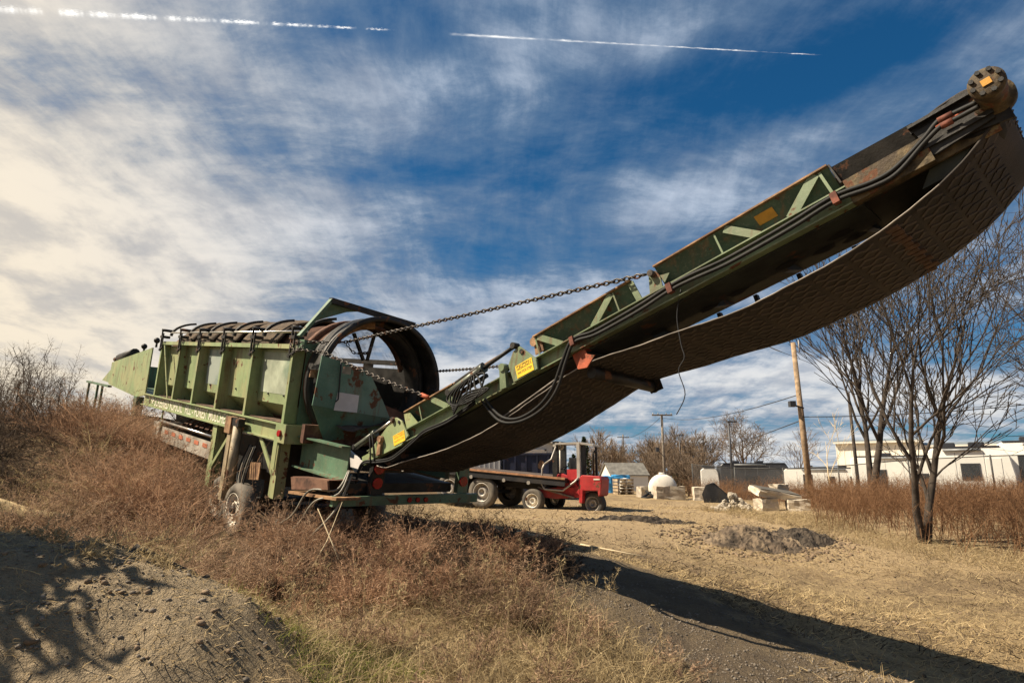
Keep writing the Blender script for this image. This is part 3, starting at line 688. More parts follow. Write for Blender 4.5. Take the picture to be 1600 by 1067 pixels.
    def brace(o,p,q,w=.06,m='conveyor_green'):
        k=C(); k.bar((p[0],-.03,p[1]),(q[0],-.03,q[1]),w,.012,(0,1,0)); 
        k.build('brace',m,o)
    # bars: width is measured in the plane of the truss
    def flat(o,p,q,w=.075,m='conveyor_green',t=-.035):
        d=V((q[0]-p[0],0,q[1]-p[1])).normalized(); n=V((-d.z,0,d.x))*w/2
        a,b=V((p[0],t,p[1])),V((q[0],t,q[1])); k=C(); k.plate([a-n,b-n,b+n,a+n],(0,.012,0)); return k.build('brace',m,o)
    flat(b3,(5.23,-.025),(5.51,-.265)); flat(b3,(6.12,-.01),(5.81,-.265),.09); flat(b3,(5.12,-.02),(5.14,-.265),.018); flat(b3,(6.16,-.02),(6.19,-.27),.025)
    e3=C(); e3.plate([(6.24,-.03,.01),(6.24,.12,.01),(6.27,.12,-.2),(6.27,-.03,-.2)],(.015,0,0)); e3.build('end_plate','dark_steel',b3)
    flat(b2,(2.72,-.02),(3.05,-.265)); flat(b2,(3.84,-.02),(3.51,-.265),.08); flat(b2,(3.87,-.02),(3.89,-.265),.018); flat(b2,(2.68,-.01),(2.69,-.265),.02); flat(b2,(4.11,-.02),(4.16,-.27),.07)
    flat(b1,(.62,-.02),(.95,-.265),.08); flat(b1,(1.12,-.05),(.95,-.265),.06); flat(b1,(.34,-.02),(.36,-.265),.02)
    q=C(); q.plate([(-.02,-.04,-.02),(.12,-.04,-.05),(.28,-.04,-.265),(.0,-.04,-.265)],(0,.012,0)); q.build('gusset','green_paint',b1)
    # stickers
    q=C(); q.plate([(5.51,.008,-.055),(5.69,.008,-.055),(5.70,.056,-.14),(5.52,.056,-.14)],(0,-.004,0)); q.build('amber_sticker','amber_sign',b3)
    q=C(); q.plate([(.96,.008,-.055),(1.10,.008,-.055),(1.10,.056,-.14),(.96,.056,-.14)],(0,-.004,0)); q.build('amber_sticker','amber_sign',b1)
    # chain anchor bracket
    q=C(); q.plate([(4.36,-.06,-.03),(4.44,-.06,-.06),(4.47,-.06,-.14),(4.46,-.06,-.27),(4.30,-.06,-.27)],(0,.014,0)); q.plate([(4.45,-.045,-.12),(4.57,-.045,-.15),(4.49,-.045,-.22)],(0,.012,0)); an=q.build('anchor_bracket','conveyor_green',root)
    q=C(); q.tube([(4.40,-.12,-.08),(4.40,.05,-.08)],.035,10); q.build('anchor_pin','chain_steel',an)
    # hinge plates with caution signs
    def cplate(poly,t,nm='hinge_plate',m='conveyor_green'):
        q=C(); q.plate([(s,t,n) for s,n in poly],(0,.03,0)); return q.build(nm,m,root,bevel=.004)
    p2=cplate([(2.24,-.20),(2.27,-.44),(2.68,-.43),(2.69,-.31),(2.59,-.18),(2.48,-.05),(2.36,-.07)],-.115)
    p1=cplate([(-.24,-.02),(-.15,-.03),(-.04,-.12),(.07,-.38),(-.12,-.46),(-.62,-.45),(-.96,-.31)],-.085,m='green_paint')
    def sign(par,poly,t,m,txt,ink,inset=.02):
        q=C(); q.plate([(s,t,n) for s,n in poly],(0,.004,0)); o=q.build('caution_sign',m,par)
        s0,n0=poly[3]; s1=poly[2][0]; L=s1-s0; Hh=poly[0][1]-n0
        def M(s,n):
            p=V(T((s,t-.002,n))); X=V((ca,0,sa)); Y=V((-sa,0,ca)); Zv=X.cross(Y)
            return Matrix(((X.x,Y.x,Zv.x,p.x),(X.y,Y.y,Zv.y,p.y),(X.z,Y.z,Zv.z,p.z),(0,0,0,1)))
        for (tx,y0,hh,wf) in txt: text_mesh('lettering',tx,ink,par,M(s0+L*(1-wf)/2,n0+Hh*y0),(L*wf,Hh*hh),.01)
        k=C(); k.box((s0+.01,t-.0015,n0+Hh*.60),(s1-.01,t-.0005,n0+Hh*.63)); k.box((s0+.01,t-.0015,n0+Hh*.92),(s1-.01,t-.0005,n0+Hh*.95)); k.build('sign_border',ink,par)
    sign(p2,[(2.35,-.265),(2.63,-.26),(2.63,-.42),(2.35,-.42)],-.121,'yellow_sign',[('CAUTION',.66,.24,.86),('WATCH STEP',.24,.20,.86)],'sign_ink')
    sign(p1,[(-.28,-.27),(.0,-.27),(.0,-.42),(-.28,-.42)],-.091,'yellow_sign',[('CAUTION',.66,.24,.86),('WATCH STEP',.24,.20,.86)],'amber_ink')
    q=C(); q.tube([(2.50,-.13,-.13),(2.50,-.06,-.13)],.03,10); q.tube([(-.09,-.1,-.12),(-.09,-.04,-.12)],.025,8); split(q,'pivot_pin','dark_steel',root)
    q=C(); q.plate([(2.10,-.14,-.22),(2.20,-.14,-.20),(2.16,-.14,-.46),(2.05,-.14,-.45)],(0,.05,0)); q.tube([(2.16,-.16,-.20),(2.16,-.05,-.20)],.05,10); q.build('fold_link','conveyor_green',root)
    q=C(); q.plate([(-.62,-.13,-.27),(-.52,-.13,-.23),(-.60,-.13,-.44),(-.70,-.13,-.44)],(0,.04,0)); q.tube([(-.55,-.15,-.23),(-.55,-.05,-.23)],.05,10); q.build('fold_link','rust_tan',root)
    q=C(); q.plate([(2.62,.0,-.02),(2.74,.0,.0),(2.74,.0,-.2),(2.60,.0,-.2)],(0,.02,0)); q.tube([(2.63,-.02,-.04),(2.63,.03,-.04)],.06,10); q.build('lug','rust_tan',root)
    # transfer plate between the two fold plates, rusty top lip
    q=C(); q.plate([(-.02,-.03,.0),(1.12,-.03,.0),(2.3,-.03,.02),(2.3,.02,.02),(-.02,.02,.0)],(0,0,.02)); q.build('rust_lip','rust_tan',root)
    # lift cylinders
    def cyl(p0,p1,p2,t,r):
        q=C(); q.tube([(p0[0],t,p0[1]),(p1[0],t,p1[1])],r,12); q.tube([(p1[0]-.04,t,p1[1]-.004),(p1[0]+.04,t,p1[1]+.004)],r*1.25,12); o=q.build('lift_cylinder','cylinder_paint',root)
        q=C(); q.tube([(p1[0],t,p1[1]),(p2[0],t,p2[1])],r*.5,10); q.build('piston_rod','chrome' if t>-.09 else 'dark_steel',o)
        q=C(); q.tube([(p2[0],t-.05,p2[1]),(p2[0],t+.05,p2[1])],r*.8,10); q.tube([(p0[0],t-.05,p0[1]),(p0[0],t+.05,p0[1])],r*.9,10); split(q,'clevis','dark_steel',o)
    cyl((1.10,-.12),(1.78,-.06),(2.40,-.01),-.10,.05); cyl((-1.28,-.12),(-.74,-.08),(-.22,-.04),-.08,.045)
    q=C(); q.tube([(1.2,-.04,-.02),(1.75,-.04,.02)],.035,8); q.tube([(1.15,-.06,-.19),(1.8,-.06,-.15)],.03,8); split(q,'hydraulic_pipe','dark_steel',root)
    # tail hinge plate
    q=C(); q.plate([(-1.51,-.05,-.10),(-1.17,-.05,-.40),(-1.30,-.05,-.48),(-1.42,-.05,-.48),(-1.53,-.05,-.36)],(0,.03,0)); q.build('tail_plate','white_plate',root)
    q=C(); q.box((-1.2,-.04,-.44),(-.3,.0,-.30)); q.build('tail_rail','green_paint',root)
    # ---- belt: carrying strand on the bed, sagging return strand, round the head pulley
    pul=(7.24,-.21); pr=.20
    def path():
        P=[]
        for s in np.linspace(-.75,7.1,40): P.append((s,-.27+.255*float(ss(6.2,7.2,np.array(s)))))
        P=[(p[0],p[1]) for p in P]
        for a in np.linspace(85,-25,14): P.append((pul[0]+pr*math.cos(R(a))*1.05,pul[1]+pr*math.sin(R(a))))
        # return run: supported at s=3.3 (roller) and tail
        ctrl=[(7.34,-.36),(7.16,-.48),(6.92,-.60),(6.62,-.69),(6.3,-.765),(5.9,-.81),(5.4,-.83),(5.0,-.825),(4.5,-.755),(4.0,-.70),(3.55,-.635),(3.3,-.615),(3.0,-.63),(2.5,-.70),(2.0,-.765),(1.5,-.80),(1.0,-.80),(.5,-.765),(.0,-.70),(-.35,-.665),(-.65,-.63),(-.85,-.54),(-.92,-.45),(-.87,-.34),(-.75,-.27)]
        return P+ctrl
    cp=path(); pts=[]
    for i in range(len(cp)-1):   # densify with Catmull-Rom
        p0,p1,p2,p3=(np.array(cp[max(i-1,0)]),np.array(cp[i]),np.array(cp[i+1]),np.array(cp[min(i+2,len(cp)-1)]))
        k=max(1,int(np.linalg.norm(p2-p1)/.06))
        for j in range(k):
            t=j/k; pts.append(.5*((2*p1)+(-p0+p2)*t+(2*p0-5*p1+4*p2-p3)*t*t+(-p0+3*p1-3*p2+p3)*t**3))
    pts=np.array(pts); n=len(pts); tan=np.roll(pts,-1,0)-np.roll(pts,1,0); tan/=np.linalg.norm(tan,axis=1)[:,None]; nor=np.stack([-tan[:,1],tan[:,0]],1)  # points outward
    BT0,BT1=-.02,1.30
    def edge_t(i): # ragged edges on the return run
        return .004*math.sin(i*1.7)+.005*math.sin(i*.61+1)
    ks=[0,.1,.25,.4,.5,.6,.75,.9,1]; vs=[];fs=[]
    for i in range(n):
        s,h=pts[i]; ret=(h<-.24 and s>6.75) or (h<-.42)
        for q in ks:
            dip=-.05*q if ret else 0.
            t=BT0+(BT1-BT0)*q if ret else (.10+(BT1-.10)*q if s>6.3 else .06+(1.0)*q)
            if ret: t+=edge_t(i)*(1 if q in(0,1) else 0); 
            cup=(.05*(2*q-1)**2 if not ret else 0)
            vs.append((s,t,h+dip+cup))
    m=len(ks)
    for i in range(n):
        j=(i+1)%n
        for q in range(m-1): fs.append((i*m+q,j*m+q,j*m+q+1,i*m+q+1))
    bl=C().add(vs,fs,True).build('conveyor_belt','belt_rubber',root,label='sagging brown rubber belt with woven tread')
    sd_=bl.modifiers.new('s','SOLIDIFY'); sd_.thickness=.016; sd_.offset=0
    # moulded basket-weave tread on the outer face
    arc_=np.concatenate([[0],np.cumsum(np.linalg.norm(np.diff(pts,axis=0),axis=1))])
    idx=[i for i in range(n) if (pts[i,1]<-.35 or pts[i,0]>7.25)]
    a0,a1=arc_[idx[0]],arc_[idx[-1]]
    tv=[];tf=[]; pitch=.105; rows=int((a1-a0)/(pitch*.8)); cols=int((BT1-BT0-.06)/pitch)
    for r_ in range(rows):
        sA=a0+(r_+.5)*pitch*.8
        for c_ in range(cols):
            ang=R(38) if (r_+c_)%2 else R(-38)
            tt=BT0+.05+(c_+.5)*pitch
            i=min(n-1,int(np.searchsorted(arc_,sA))); P0=pts[i]; Tn=tan[i]; Nn=-nor[i] if False else np.array([Tn[1],-Tn[0]])
            s_,h_=P0
            # outward normal: away from the loop's middle line
            out=np.array([Tn[1],-Tn[0]]); mid=np.array([min(max(s_,-.6),6.9),-.42]); 
            if np.dot(out,P0-mid)<0: out=-out
            dl=.047; dw=.015
            dx,dt=math.cos(ang),math.sin(ang); k0=len(tv)
            dipc=-.05*(tt-BT0)/(BT1-BT0) if (h_<-.42) else 0
            for (e,w_) in ((-1,-1),(1,-1),(1,1),(-1,1)):
                a=e*dl*dx-w_*dw*dt; b=e*dl*dt+w_*dw*dx
                for hh in (.004,.015):
                    tv.append((s_+Tn[0]*a+out[0]*hh,tt+b,h_+Tn[1]*a+out[1]*hh+dipc))
            tf+=[(k0+1,k0+3,k0+5,k0+7),(k0,k0+2,k0+3,k0+1),(k0+2,k0+4,k0+5,k0+3),(k0+4,k0+6,k0+7,k0+5),(k0+6,k0,k0+1,k0+7)]
    C().add(tv,tf).build('belt_tread','belt_tread',bl,kind='stuff')
    # pale worn near edge and the splice
    ed=C(); ep_=[(pts[i][0],BT0-.004+edge_t(i),pts[i][1]) for i in range(n) if pts[i][1]<-.5 and pts[i][0]<6.9]
    ed.tube(ep_,.007,5); ed.build('worn_edge','belt_edge',bl)
    spv=C(); spv.add([],[])
    i0=int(np.argmin(np.abs(pts[:,0]-6.42)+10*(pts[:,1]>-.5)))
    for k in range(13):
        t=BT0+.03+k*.10; spv.box((6.40+.02*math.sin(k*2.),t,pts[i0][1]-.05*(t/1.3)-.022),(6.50+.02*math.sin(k*3.),t+.085,pts[i0][1]-.005-.05*(t/1.3)))
    spv.build('belt_splice','belt_splice',bl)
    # pulleys and return rollers
    q=C(); q.tube([(pul[0],.0,pul[1]),(pul[0],1.28,pul[1])],.20,24); q.build('head_pulley','dark_steel',root)
    q=C(); q.tube([(-.62,.05,-.45),(-.62,1.15,-.45)],.15,16); q.build('tail_pulley','dark_steel',root)
    q=C(); q.tube([(3.28,.06,-.70),(3.28,1.30,-.75)],.065,14); ro=q.build('return_roller','dark_steel',root)
    q=C(); q.plate([(3.15,-.035,-.45),(3.33,-.035,-.445),(3.35,-.035,-.52),(3.44,-.035,-.57),(3.30,-.035,-.66),(3.18,-.035,-.63)],(0,.012,0)); q.plate([(3.16,-.034,-.445),(3.34,-.034,-.44),(3.34,.10,-.44),(3.16,.10,-.44)],(0,0,-.01)); q.build('roller_bracket','rust_red',ro,label='orange red bracket holding the return roller')
    q=C(); q.plate([(3.15,1.24,-.45),(3.40,1.24,-.45),(3.42,1.24,-.82),(3.24,1.24,-.82)],(0,.012,0)); q.build('roller_bracket','dark_steel',ro)
    # head frame and motor
    q=C(); q.box((6.86,-.03,-.13),(7.42,.0,-.085)); q.plate([(6.87,-.03,-.09),(7.45,-.03,-.10),(7.45,-.03,-.42),(6.92,-.03,-.32)],(0,.025,0)); q.box((6.86,-.075,-.10),(7.4,.35,-.075)); hd=q.build('head_frame','dark_steel',root)
    q=C(); q.plate([(6.9,-.06,-.30),(7.35,-.06,-.28),(7.35,-.06,-.36),(6.9,-.06,-.40)],(0,.03,0)); q.box((6.86,-.085,-.33),(7.36,-.06,-.30)); q.build('take_up_slide','dark_steel',hd)
    q=C(); q.plate([(6.4,1.16,-.14),(7.36,1.16,-.05),(7.40,1.16,-.30),(7.0,1.16,-.58),(6.4,1.16,-.62)],(0,.02,0)); q.plate([(6.85,.05,-.44),(7.20,.05,-.40),(6.95,.05,-.56),(6.75,.05,-.56)],(0,1.1,0)); q.build('head_shade_plate','pan_shade_black',hd)  # dark plates added to stand for the shaded inside of the head
    q=C(); q.tube([(7.02,-.10,-.22),(7.30,-.10,-.22)],.012,6); q.build('tension_screw','rust_red',hd)
    q=C(); mc=(7.40,-.20); q.lathe((mc[0],0,mc[1]),(0,-1,0),[(.001,.30),(.085,.30),(.115,.285),(.115,.24),(.105,.235),(.105,.05),(.14,.04),(.14,-.02),(.001,-.02)],28); mo=q.build('drive_motor','olive_rust',root,label='round hydraulic drive motor at the conveyor head')
    q=C()
    for k in range(8):
        a=k*math.pi/4+.2; q.tube([(mc[0]+.088*math.cos(a),-.295,mc[1]+.088*math.sin(a)),(mc[0]+.088*math.cos(a),-.318,mc[1]+.088*math.sin(a))],.018,6)
    split(q,'motor_bolt','dark_steel',mo)
    q=C(); q.box((mc[0]-.03,-.31,mc[1]-.03),(mc[0]+.03,-.302,mc[1]+.02)); q.build('motor_tag','amber_sign',mo)
    # ---- hoses
    def smooth(P,k=6):
        P=[np.array(p,float) for p in P]; o=[]
        for i in range(len(P)-1):
            p0,p1,p2,p3=P[max(i-1,0)],P[i],P[i+1],P[min(i+2,len(P)-1)]
            for j in range(k):
                t=j/k; o.append(tuple(.5*((2*p1)+(-p0+p2)*t+(2*p0-5*p1+4*p2-p3)*t*t+(-p0+3*p1-3*p2+p3)*t**3)))
        return o+[tuple(P[-1])]
    def hose(P,r=.019,m='hose',nm='hose'): 
        q=C(); q.tube(smooth(P),r,7); return q.build(nm,m,root)
    y=-.10
    hA=[(7.30,-.13,-.22),(7.15,-.10,-.19),(7.05,-.10,-.185),(6.9,-.10,-.265),(6.66,-.10,-.36),(6.48,-.10,-.365),(6.2,y,-.315),(5.83,y,-.335),(5.5,y,-.345),(5.14,y,-.345),(4.81,y,-.315),(4.55,y,-.31),(4.2,y,-.335),(3.86,y,-.345),(3.54,y,-.345),(3.25,y,-.31),(3.05,y,-.48),(2.82,y,-.72),(2.55,y,-.85),(2.2,y,-.87),(1.93,y,-.74),(1.73,y,-.45)]
    hB=[(7.30,-.15,-.27),(7.13,-.10,-.24),(7.05,-.10,-.235),(6.92,-.10,-.285),(6.67,-.10,-.405),(6.48,-.10,-.41),(6.2,y,-.36),(5.83,y,-.385),(5.5,y,-.395),(5.14,y,-.395),(4.81,y,-.365),(4.55,y,-.355),(4.2,y,-.385),(3.86,y,-.395),(3.54,y,-.39),(3.27,y,-.35),(3.10,y,-.50),(2.88,y,-.76),(2.60,y,-.90),(2.22,y,-.915),(1.90,y,-.79),(1.68,y,-.47)]
    for h_ in (hA,hB): hose(h_)
    for h_ in (hA,hB):
        q=C(); q.tube([h_[1],h_[2]],.027,8); q.build('hose_fitting','clamp_rust',root)
    for s,n_ in ((6.2,-.34),(4.55,-.335),(3.25,-.33)):
        q=C(); q.box((s-.025,-.135,n_-.05),(s+.03,-.07,n_+.05)); q.build('hose_clamp','clamp_rust',root)
    for k in range(2):
        d=.03*k; hose([(1.55,-.11,-.41-d),(1.0,-.11,-.465-d),(.5,-.11,-.44-d),(.25,-.11,-.48-d),(-.09,-.11,-.545-d),(-.39,-.11,-.57-d),(-.77,-.11,-.49-d),(-1.05,-.11,-.42-d),(-1.20,-.13,-.52-d),(-1.32,-.16,-.80),(-1.5,-.2,-1.05)],.016,'hose')
    # tangle by the lift cylinder
    for k in range(5):
        r0=random.Random(k); c=1.45+.1*k
        hose([(1.75-.04*k,-.16,-.12),(1.9-.1*k,-.2,-.2-.05*k),(1.75+.05*k,-.22,-.40),(1.5,-.2,-.42+.03*k),(1.2,-.18,-.34-.03*k),(1.1+.08*k,-.16,-.2),(1.35+.05*k,-.15,-.12),(1.8,-.16,-.10)],.013)
    hose([(-.75,-.12,-.06),(-.72,-.14,-.25),(-.75,-.13,-.5)],.012); hose([(-.82,-.12,-.08),(-.80,-.14,-.25),(-.86,-.13,-.5)],.012)
    hose([(2.9,-.02,-.60),(2.4,-.02,-.67),(1.8,-.02,-.75)],.010,'belt_edge','stay_rod')
    hose([(4.62,-.02,-.36),(4.49,-.02,-.6),(4.44,-.02,-.88),(4.43,-.02,-1.02),(4.33,-.02,-1.12),(4.32,-.02,-1.36),(4.17,-.02,-1.51)],.005,'wire_black','dangling_wire')
    # loops of pale hose below the hinge (machine axes)
    def mhose(P,r,m): q=MB(); q.tube(smooth(P),r,7); return q.build('hose',m,root)
    mhose([(1.55,.25,-.35),(1.62,.05,-.62),(1.2,-.15,-.70),(.9,-.2,-1.1),(.45,-.2,-1.35)],.016,'hose_pale')
    mhose([(1.58,.25,-.35),(1.70,.05,-.66),(1.4,-.15,-.82),(1.1,-.2,-1.2),(.6,-.2,-1.5),(.2,-.1,-1.4)],.016,'hose_pale')
    mhose([(1.60,.28,-.40),(1.75,.05,-.80),(1.6,-.12,-1.15),(1.1,-.2,-1.55),(.5,-.2,-1.62),(.1,-.05,-1.35)],.018,'hose_pale')
    for k in range(5): mhose([(-1.6+.07*k,.05,-.35),(-1.65+.09*k,-.05,-.75),(-1.45+.06*k,-.12,-1.05-.02*k),(-1.05+.05*k,-.08,-1.25)],.014,'hose_pale' if k%2 else 'hose')
    # ---- chains
    def chain(P,sag=0.,L=.062,r=.0088,m='chain_steel'):
        P=[V(p) for p in P]; d=[0]
        for a,b in zip(P,P[1:]): d.append(d[-1]+(b-a).length)
        def at(x):
            for i in range(len(P)-1):
                if x<=d[i+1] or i==len(P)-2:
                    t=(x-d[i])/(d[i+1]-d[i]); q=P[i].lerp(P[i+1],t); return q-V((0,0,4*sag*t*(1-t)))
        n=int(d[-1]/L); q=MB()
        for k in range(n):
            a,b=at(k*L),at((k+1)*L); dr=(b-a).normalized(); c=(a+b)/2
            side=dr.cross(V((0,0,1))).normalized(); upv=side.cross(dr)
            lat=side if k%2 else upv; l2=L*.66; w2=L*.34
            ring=[c+dr*(l2*math.cos(t))+lat*(w2*math.sin(t)) for t in np.linspace(0,2*math.pi,9)]
            q.tube(ring,r,5,cap=False)
        return q.build('chain',m,root)
    cA=T((4.40,-.10,-.08)); 
    chain([(-.1,-.06,1.52),(.45,.55,1.62),cA],0.0,.066,.0098)
    chain([(-.1,-.06,1.44),(.55,.10,1.40),T((.52,-.05,.06))],.03)
    chain([(.3,2.55,1.35),T((2.30,1.15,.05))],.02)
    chain([(.3,2.5,1.0),T((.75,1.15,.0))],.02)
    chain([(.45,.55,1.62),(.5,.85,1.50),(.5,1.05,1.70)],.10); chain([(-.3,-.06,1.50),(.0,-.08,1.38),(.15,-.03,1.55)],.05)
    q=MB(); 
    p=T((.45,-.05,.10)); q.tube([p,T((.60,-.05,.0))],.03,8); q.build('chain_hook','rust_red',root)
    return root
TROM=trommel()

# ------------------------------------------------------------------ trees
def tree_mb(seed,h,r0,levels=4,spread=.55,nb=(7,6,5,4),stems=((0,0,1.),),start=.28,up=.25,wob=.10,thin=.55,minr=.004,lean=(0,0)):
    rnd=random.Random(seed); q=MB()
    def grow(p,d,r,L,lv,tip):
        n=6 if lv==0 else 5 if lv==1 else 4 if lv==2 else 3
        P=[p.copy()];RS=[r]; dd=d.copy()
        for i in range(n):
            dd=(dd+V((rnd.gauss(0,wob),rnd.gauss(0,wob),rnd.gauss(0,wob)*.6+up*.12*(1 if lv else .3)))).normalized()
            P.append(P[-1]+dd*L/n); RS.append(max(minr,r+(tip-r)*(i+1)/n))
        q.tube(P,RS,7 if lv==0 else 5 if lv==1 else 4 if lv==2 else 3,cap=False)
        if lv>=levels: return
        k=nb[min(lv,len(nb)-1)]; k=max(2,int(k*(.75+.5*rnd.random())))
        az=rnd.uniform(0,6.28)
        for c in range(k):
            t=(start if lv==0 else .22)+(1-(start if lv==0 else .22))*((c+rnd.random()*.8)/k); t=min(t,.98)
            f=t*n; i=min(int(f),n-1); pp=P[i].lerp(P[i+1],f-i); rr=RS[i]+(RS[i+1]-RS[i])*(f-i)
            ax=(P[i+1]-P[i]).normalized(); az+=2.4+rnd.uniform(-.6,.6)
            o=ax.orthogonal().normalized(); o=(o*math.cos(az)+ax.cross(o)*math.sin(az))
            a=spread*(.75+.6*rnd.random()); nd=(ax*math.cos(a)+o*math.sin(a)+V((0,0,up*.5))).normalized()
            grow(pp,nd,max(minr,rr*(thin+.15*rnd.random())),L*(.72-.28*t)*(.8+.45*rnd.random()),lv+1,minr)
    for (sx,sy,sc) in stems:
        grow(V((sx*.12,sy*.12,-.1)),V((lean[0]+sx*.16,lean[1]+sy*.16,1)).normalized(),r0*sc,h*sc,0,r0*sc*.16)
    return q
def tree(name,loc,label,seed,h,r0,m='bark',group=None,**k):
    o=empty(name,(loc[0],loc[1],Hs(loc[0],loc[1])),label=label,cat='tree',group=group)
    mb=tree_mb(seed,h,r0,**k); 
    # trunk = thick tubes, crown = everything finer
    mb.build('branches',m,o); return o

# ------------------------------------------------------------------ ribbons for grass and weeds
def ribbons(P,D,L,Wd,B,ns):
    n=len(P); t=np.linspace(0,1,ns+1)
    side=np.cross(D,rng.normal(size=(n,3))); side/=np.linalg.norm(side,axis=1)[:,None]+1e-9
    c=P[:,None,:]+D[:,None,:]*(L[:,None,None]*t[None,:,None])+B[:,None,:]*(L[:,None,None]*(t**2)[None,:,None])
    w=Wd[:,None]*(1-.8*t[None,:]); a=c+side[:,None,:]*w[:,:,None]*.5; b=c-side[:,None,:]*w[:,:,None]*.5
    vs=np.stack([a,b],2).reshape(-1,3); base=(np.arange(n)*(ns+1)*2)[:,None]; k=(np.arange(ns)*2)[None,:]
    fs=np.stack([base+k,base+k+1,base+k+3,base+k+2],-1).reshape(-1,4)
    return vs,fs,c
def unit(v): return v/(np.linalg.norm(v,axis=1)[:,None]+1e-9)
def inpoly(x,y,poly):
    r=np.zeros(len(x),bool); n=len(poly)
    for i in range(n):
        (x0,y0),(x1,y1)=poly[i],poly[(i+1)%n]
        c=((y0>y)!=(y1>y))&(x<(x1-x0)*(y-y0)/(y1-y0+1e-12)+x0); r^=c
    return r
def scatter(poly,n,clump=0.,cr=.25,by_dist=0.):
    xs=[p[0] for p in poly]; ys=[p[1] for p in poly]; X=[];Y=[];tot=0
    while tot<n:
        x=rng.uniform(min(xs),max(xs),n*3); y=rng.uniform(min(ys),max(ys),n*3); k=inpoly(x,y,poly)
        if by_dist: k&=rng.uniform(size=len(x))<np.minimum(1,(by_dist/np.hypot(x,y))**1.6)
        if clump:
            c=.5+.5*np.tanh(bumps(x,y,clump,3,20)); k&=rng.uniform(size=len(x))<c**1.5+.08
        X.append(x[k]);Y.append(y[k]);tot+=k.sum()
    x=np.concatenate(X)[:n]; y=np.concatenate(Y)[:n]; return x,y
def join(parts):
    vs=[];fs=[];k=0
    for v,f in parts: vs.append(v); fs.append(f+k); k+=len(v)
    return np.vstack(vs),np.vstack(fs)
def grass(name,poly,n,hh,wd,m,lean=.35,bend=.5,ns=3,clump=0.,by_dist=0.,cat=None,**k):
    x,y=scatter(poly,n,clump,by_dist=by_dist); P=np.stack([x,y,H(x,y)-.01],1)
    D=unit(np.stack([rng.normal(0,lean,n),rng.normal(0,lean,n),np.ones(n)],1))
    L=rng.uniform(*hh,n)*(.6+.8*rng.random(n)**2); B=np.stack([rng.normal(0,bend,n),rng.normal(0,bend,n),-np.abs(rng.normal(0,bend*.6,n))],1)
    v,f,_=ribbons(P,D,L,rng.uniform(*wd,n),B,ns)
    return npmesh(name,v,f,m,kind='stuff',**k)
def weeds(name,poly,n,hh,wd,m,twigs=6,clump=0.,lean=.25,bend=.35,tl=(.14,.36),tw=.5,fluff=0,by_dist=0.,t0=.3,**k):
    x,y=scatter(poly,n,clump,by_dist=by_dist); kp=~((np.abs(x+.423*y)<.40)&(y>8.4)&(y<12.2)); x,y=x[kp],y[kp]; n=len(x); P=np.stack([x,y,H(x,y)-.02],1)
    D=unit(np.stack([rng.normal(0,lean,n),rng.normal(0,lean,n),np.ones(n)],1)); L=rng.uniform(*hh,n)
    B=np.stack([rng.normal(0,bend,n),rng.normal(0,bend,n),-np.abs(rng.normal(0,bend*.4,n))],1)
    Wd=rng.uniform(*wd,n); v,f,c=ribbons(P,D,L,Wd,B,3); parts=[(v,f)]
    ii=np.repeat(np.arange(n),twigs); nt=len(ii); t=rng.uniform(t0,1,nt)
    Pt=P[ii]+D[ii]*(L[ii]*t)[:,None]+B[ii]*(L[ii]*t*t)[:,None]
    Dt=unit(D[ii]*.8+rng.normal(0,.75,(nt,3))); Lt=L[ii]*rng.uniform(*tl,nt)*(1.25-.6*t)
    v,f,c=ribbons(Pt,Dt,Lt,Wd[ii]*tw,rng.normal(0,.3,(nt,3)),2); parts.append((v,f))
    if fluff:
        jj=np.repeat(np.arange(nt),fluff); q=len(jj); tt=rng.uniform(.25,1,q)
        Pf=Pt[jj]+Dt[jj]*(Lt[jj]*tt)[:,None]; v,f,_=ribbons(Pf,unit(Dt[jj]*.5+rng.normal(0,.8,(q,3))),rng.uniform(.015,.05,q)*(1+.2*L[ii][jj]),np.full(q,.008),rng.normal(0,.2,(q,3)),1); parts.append((v,f))
    v,f=join(parts); return npmesh(name,v,f,m,kind='stuff',**k)

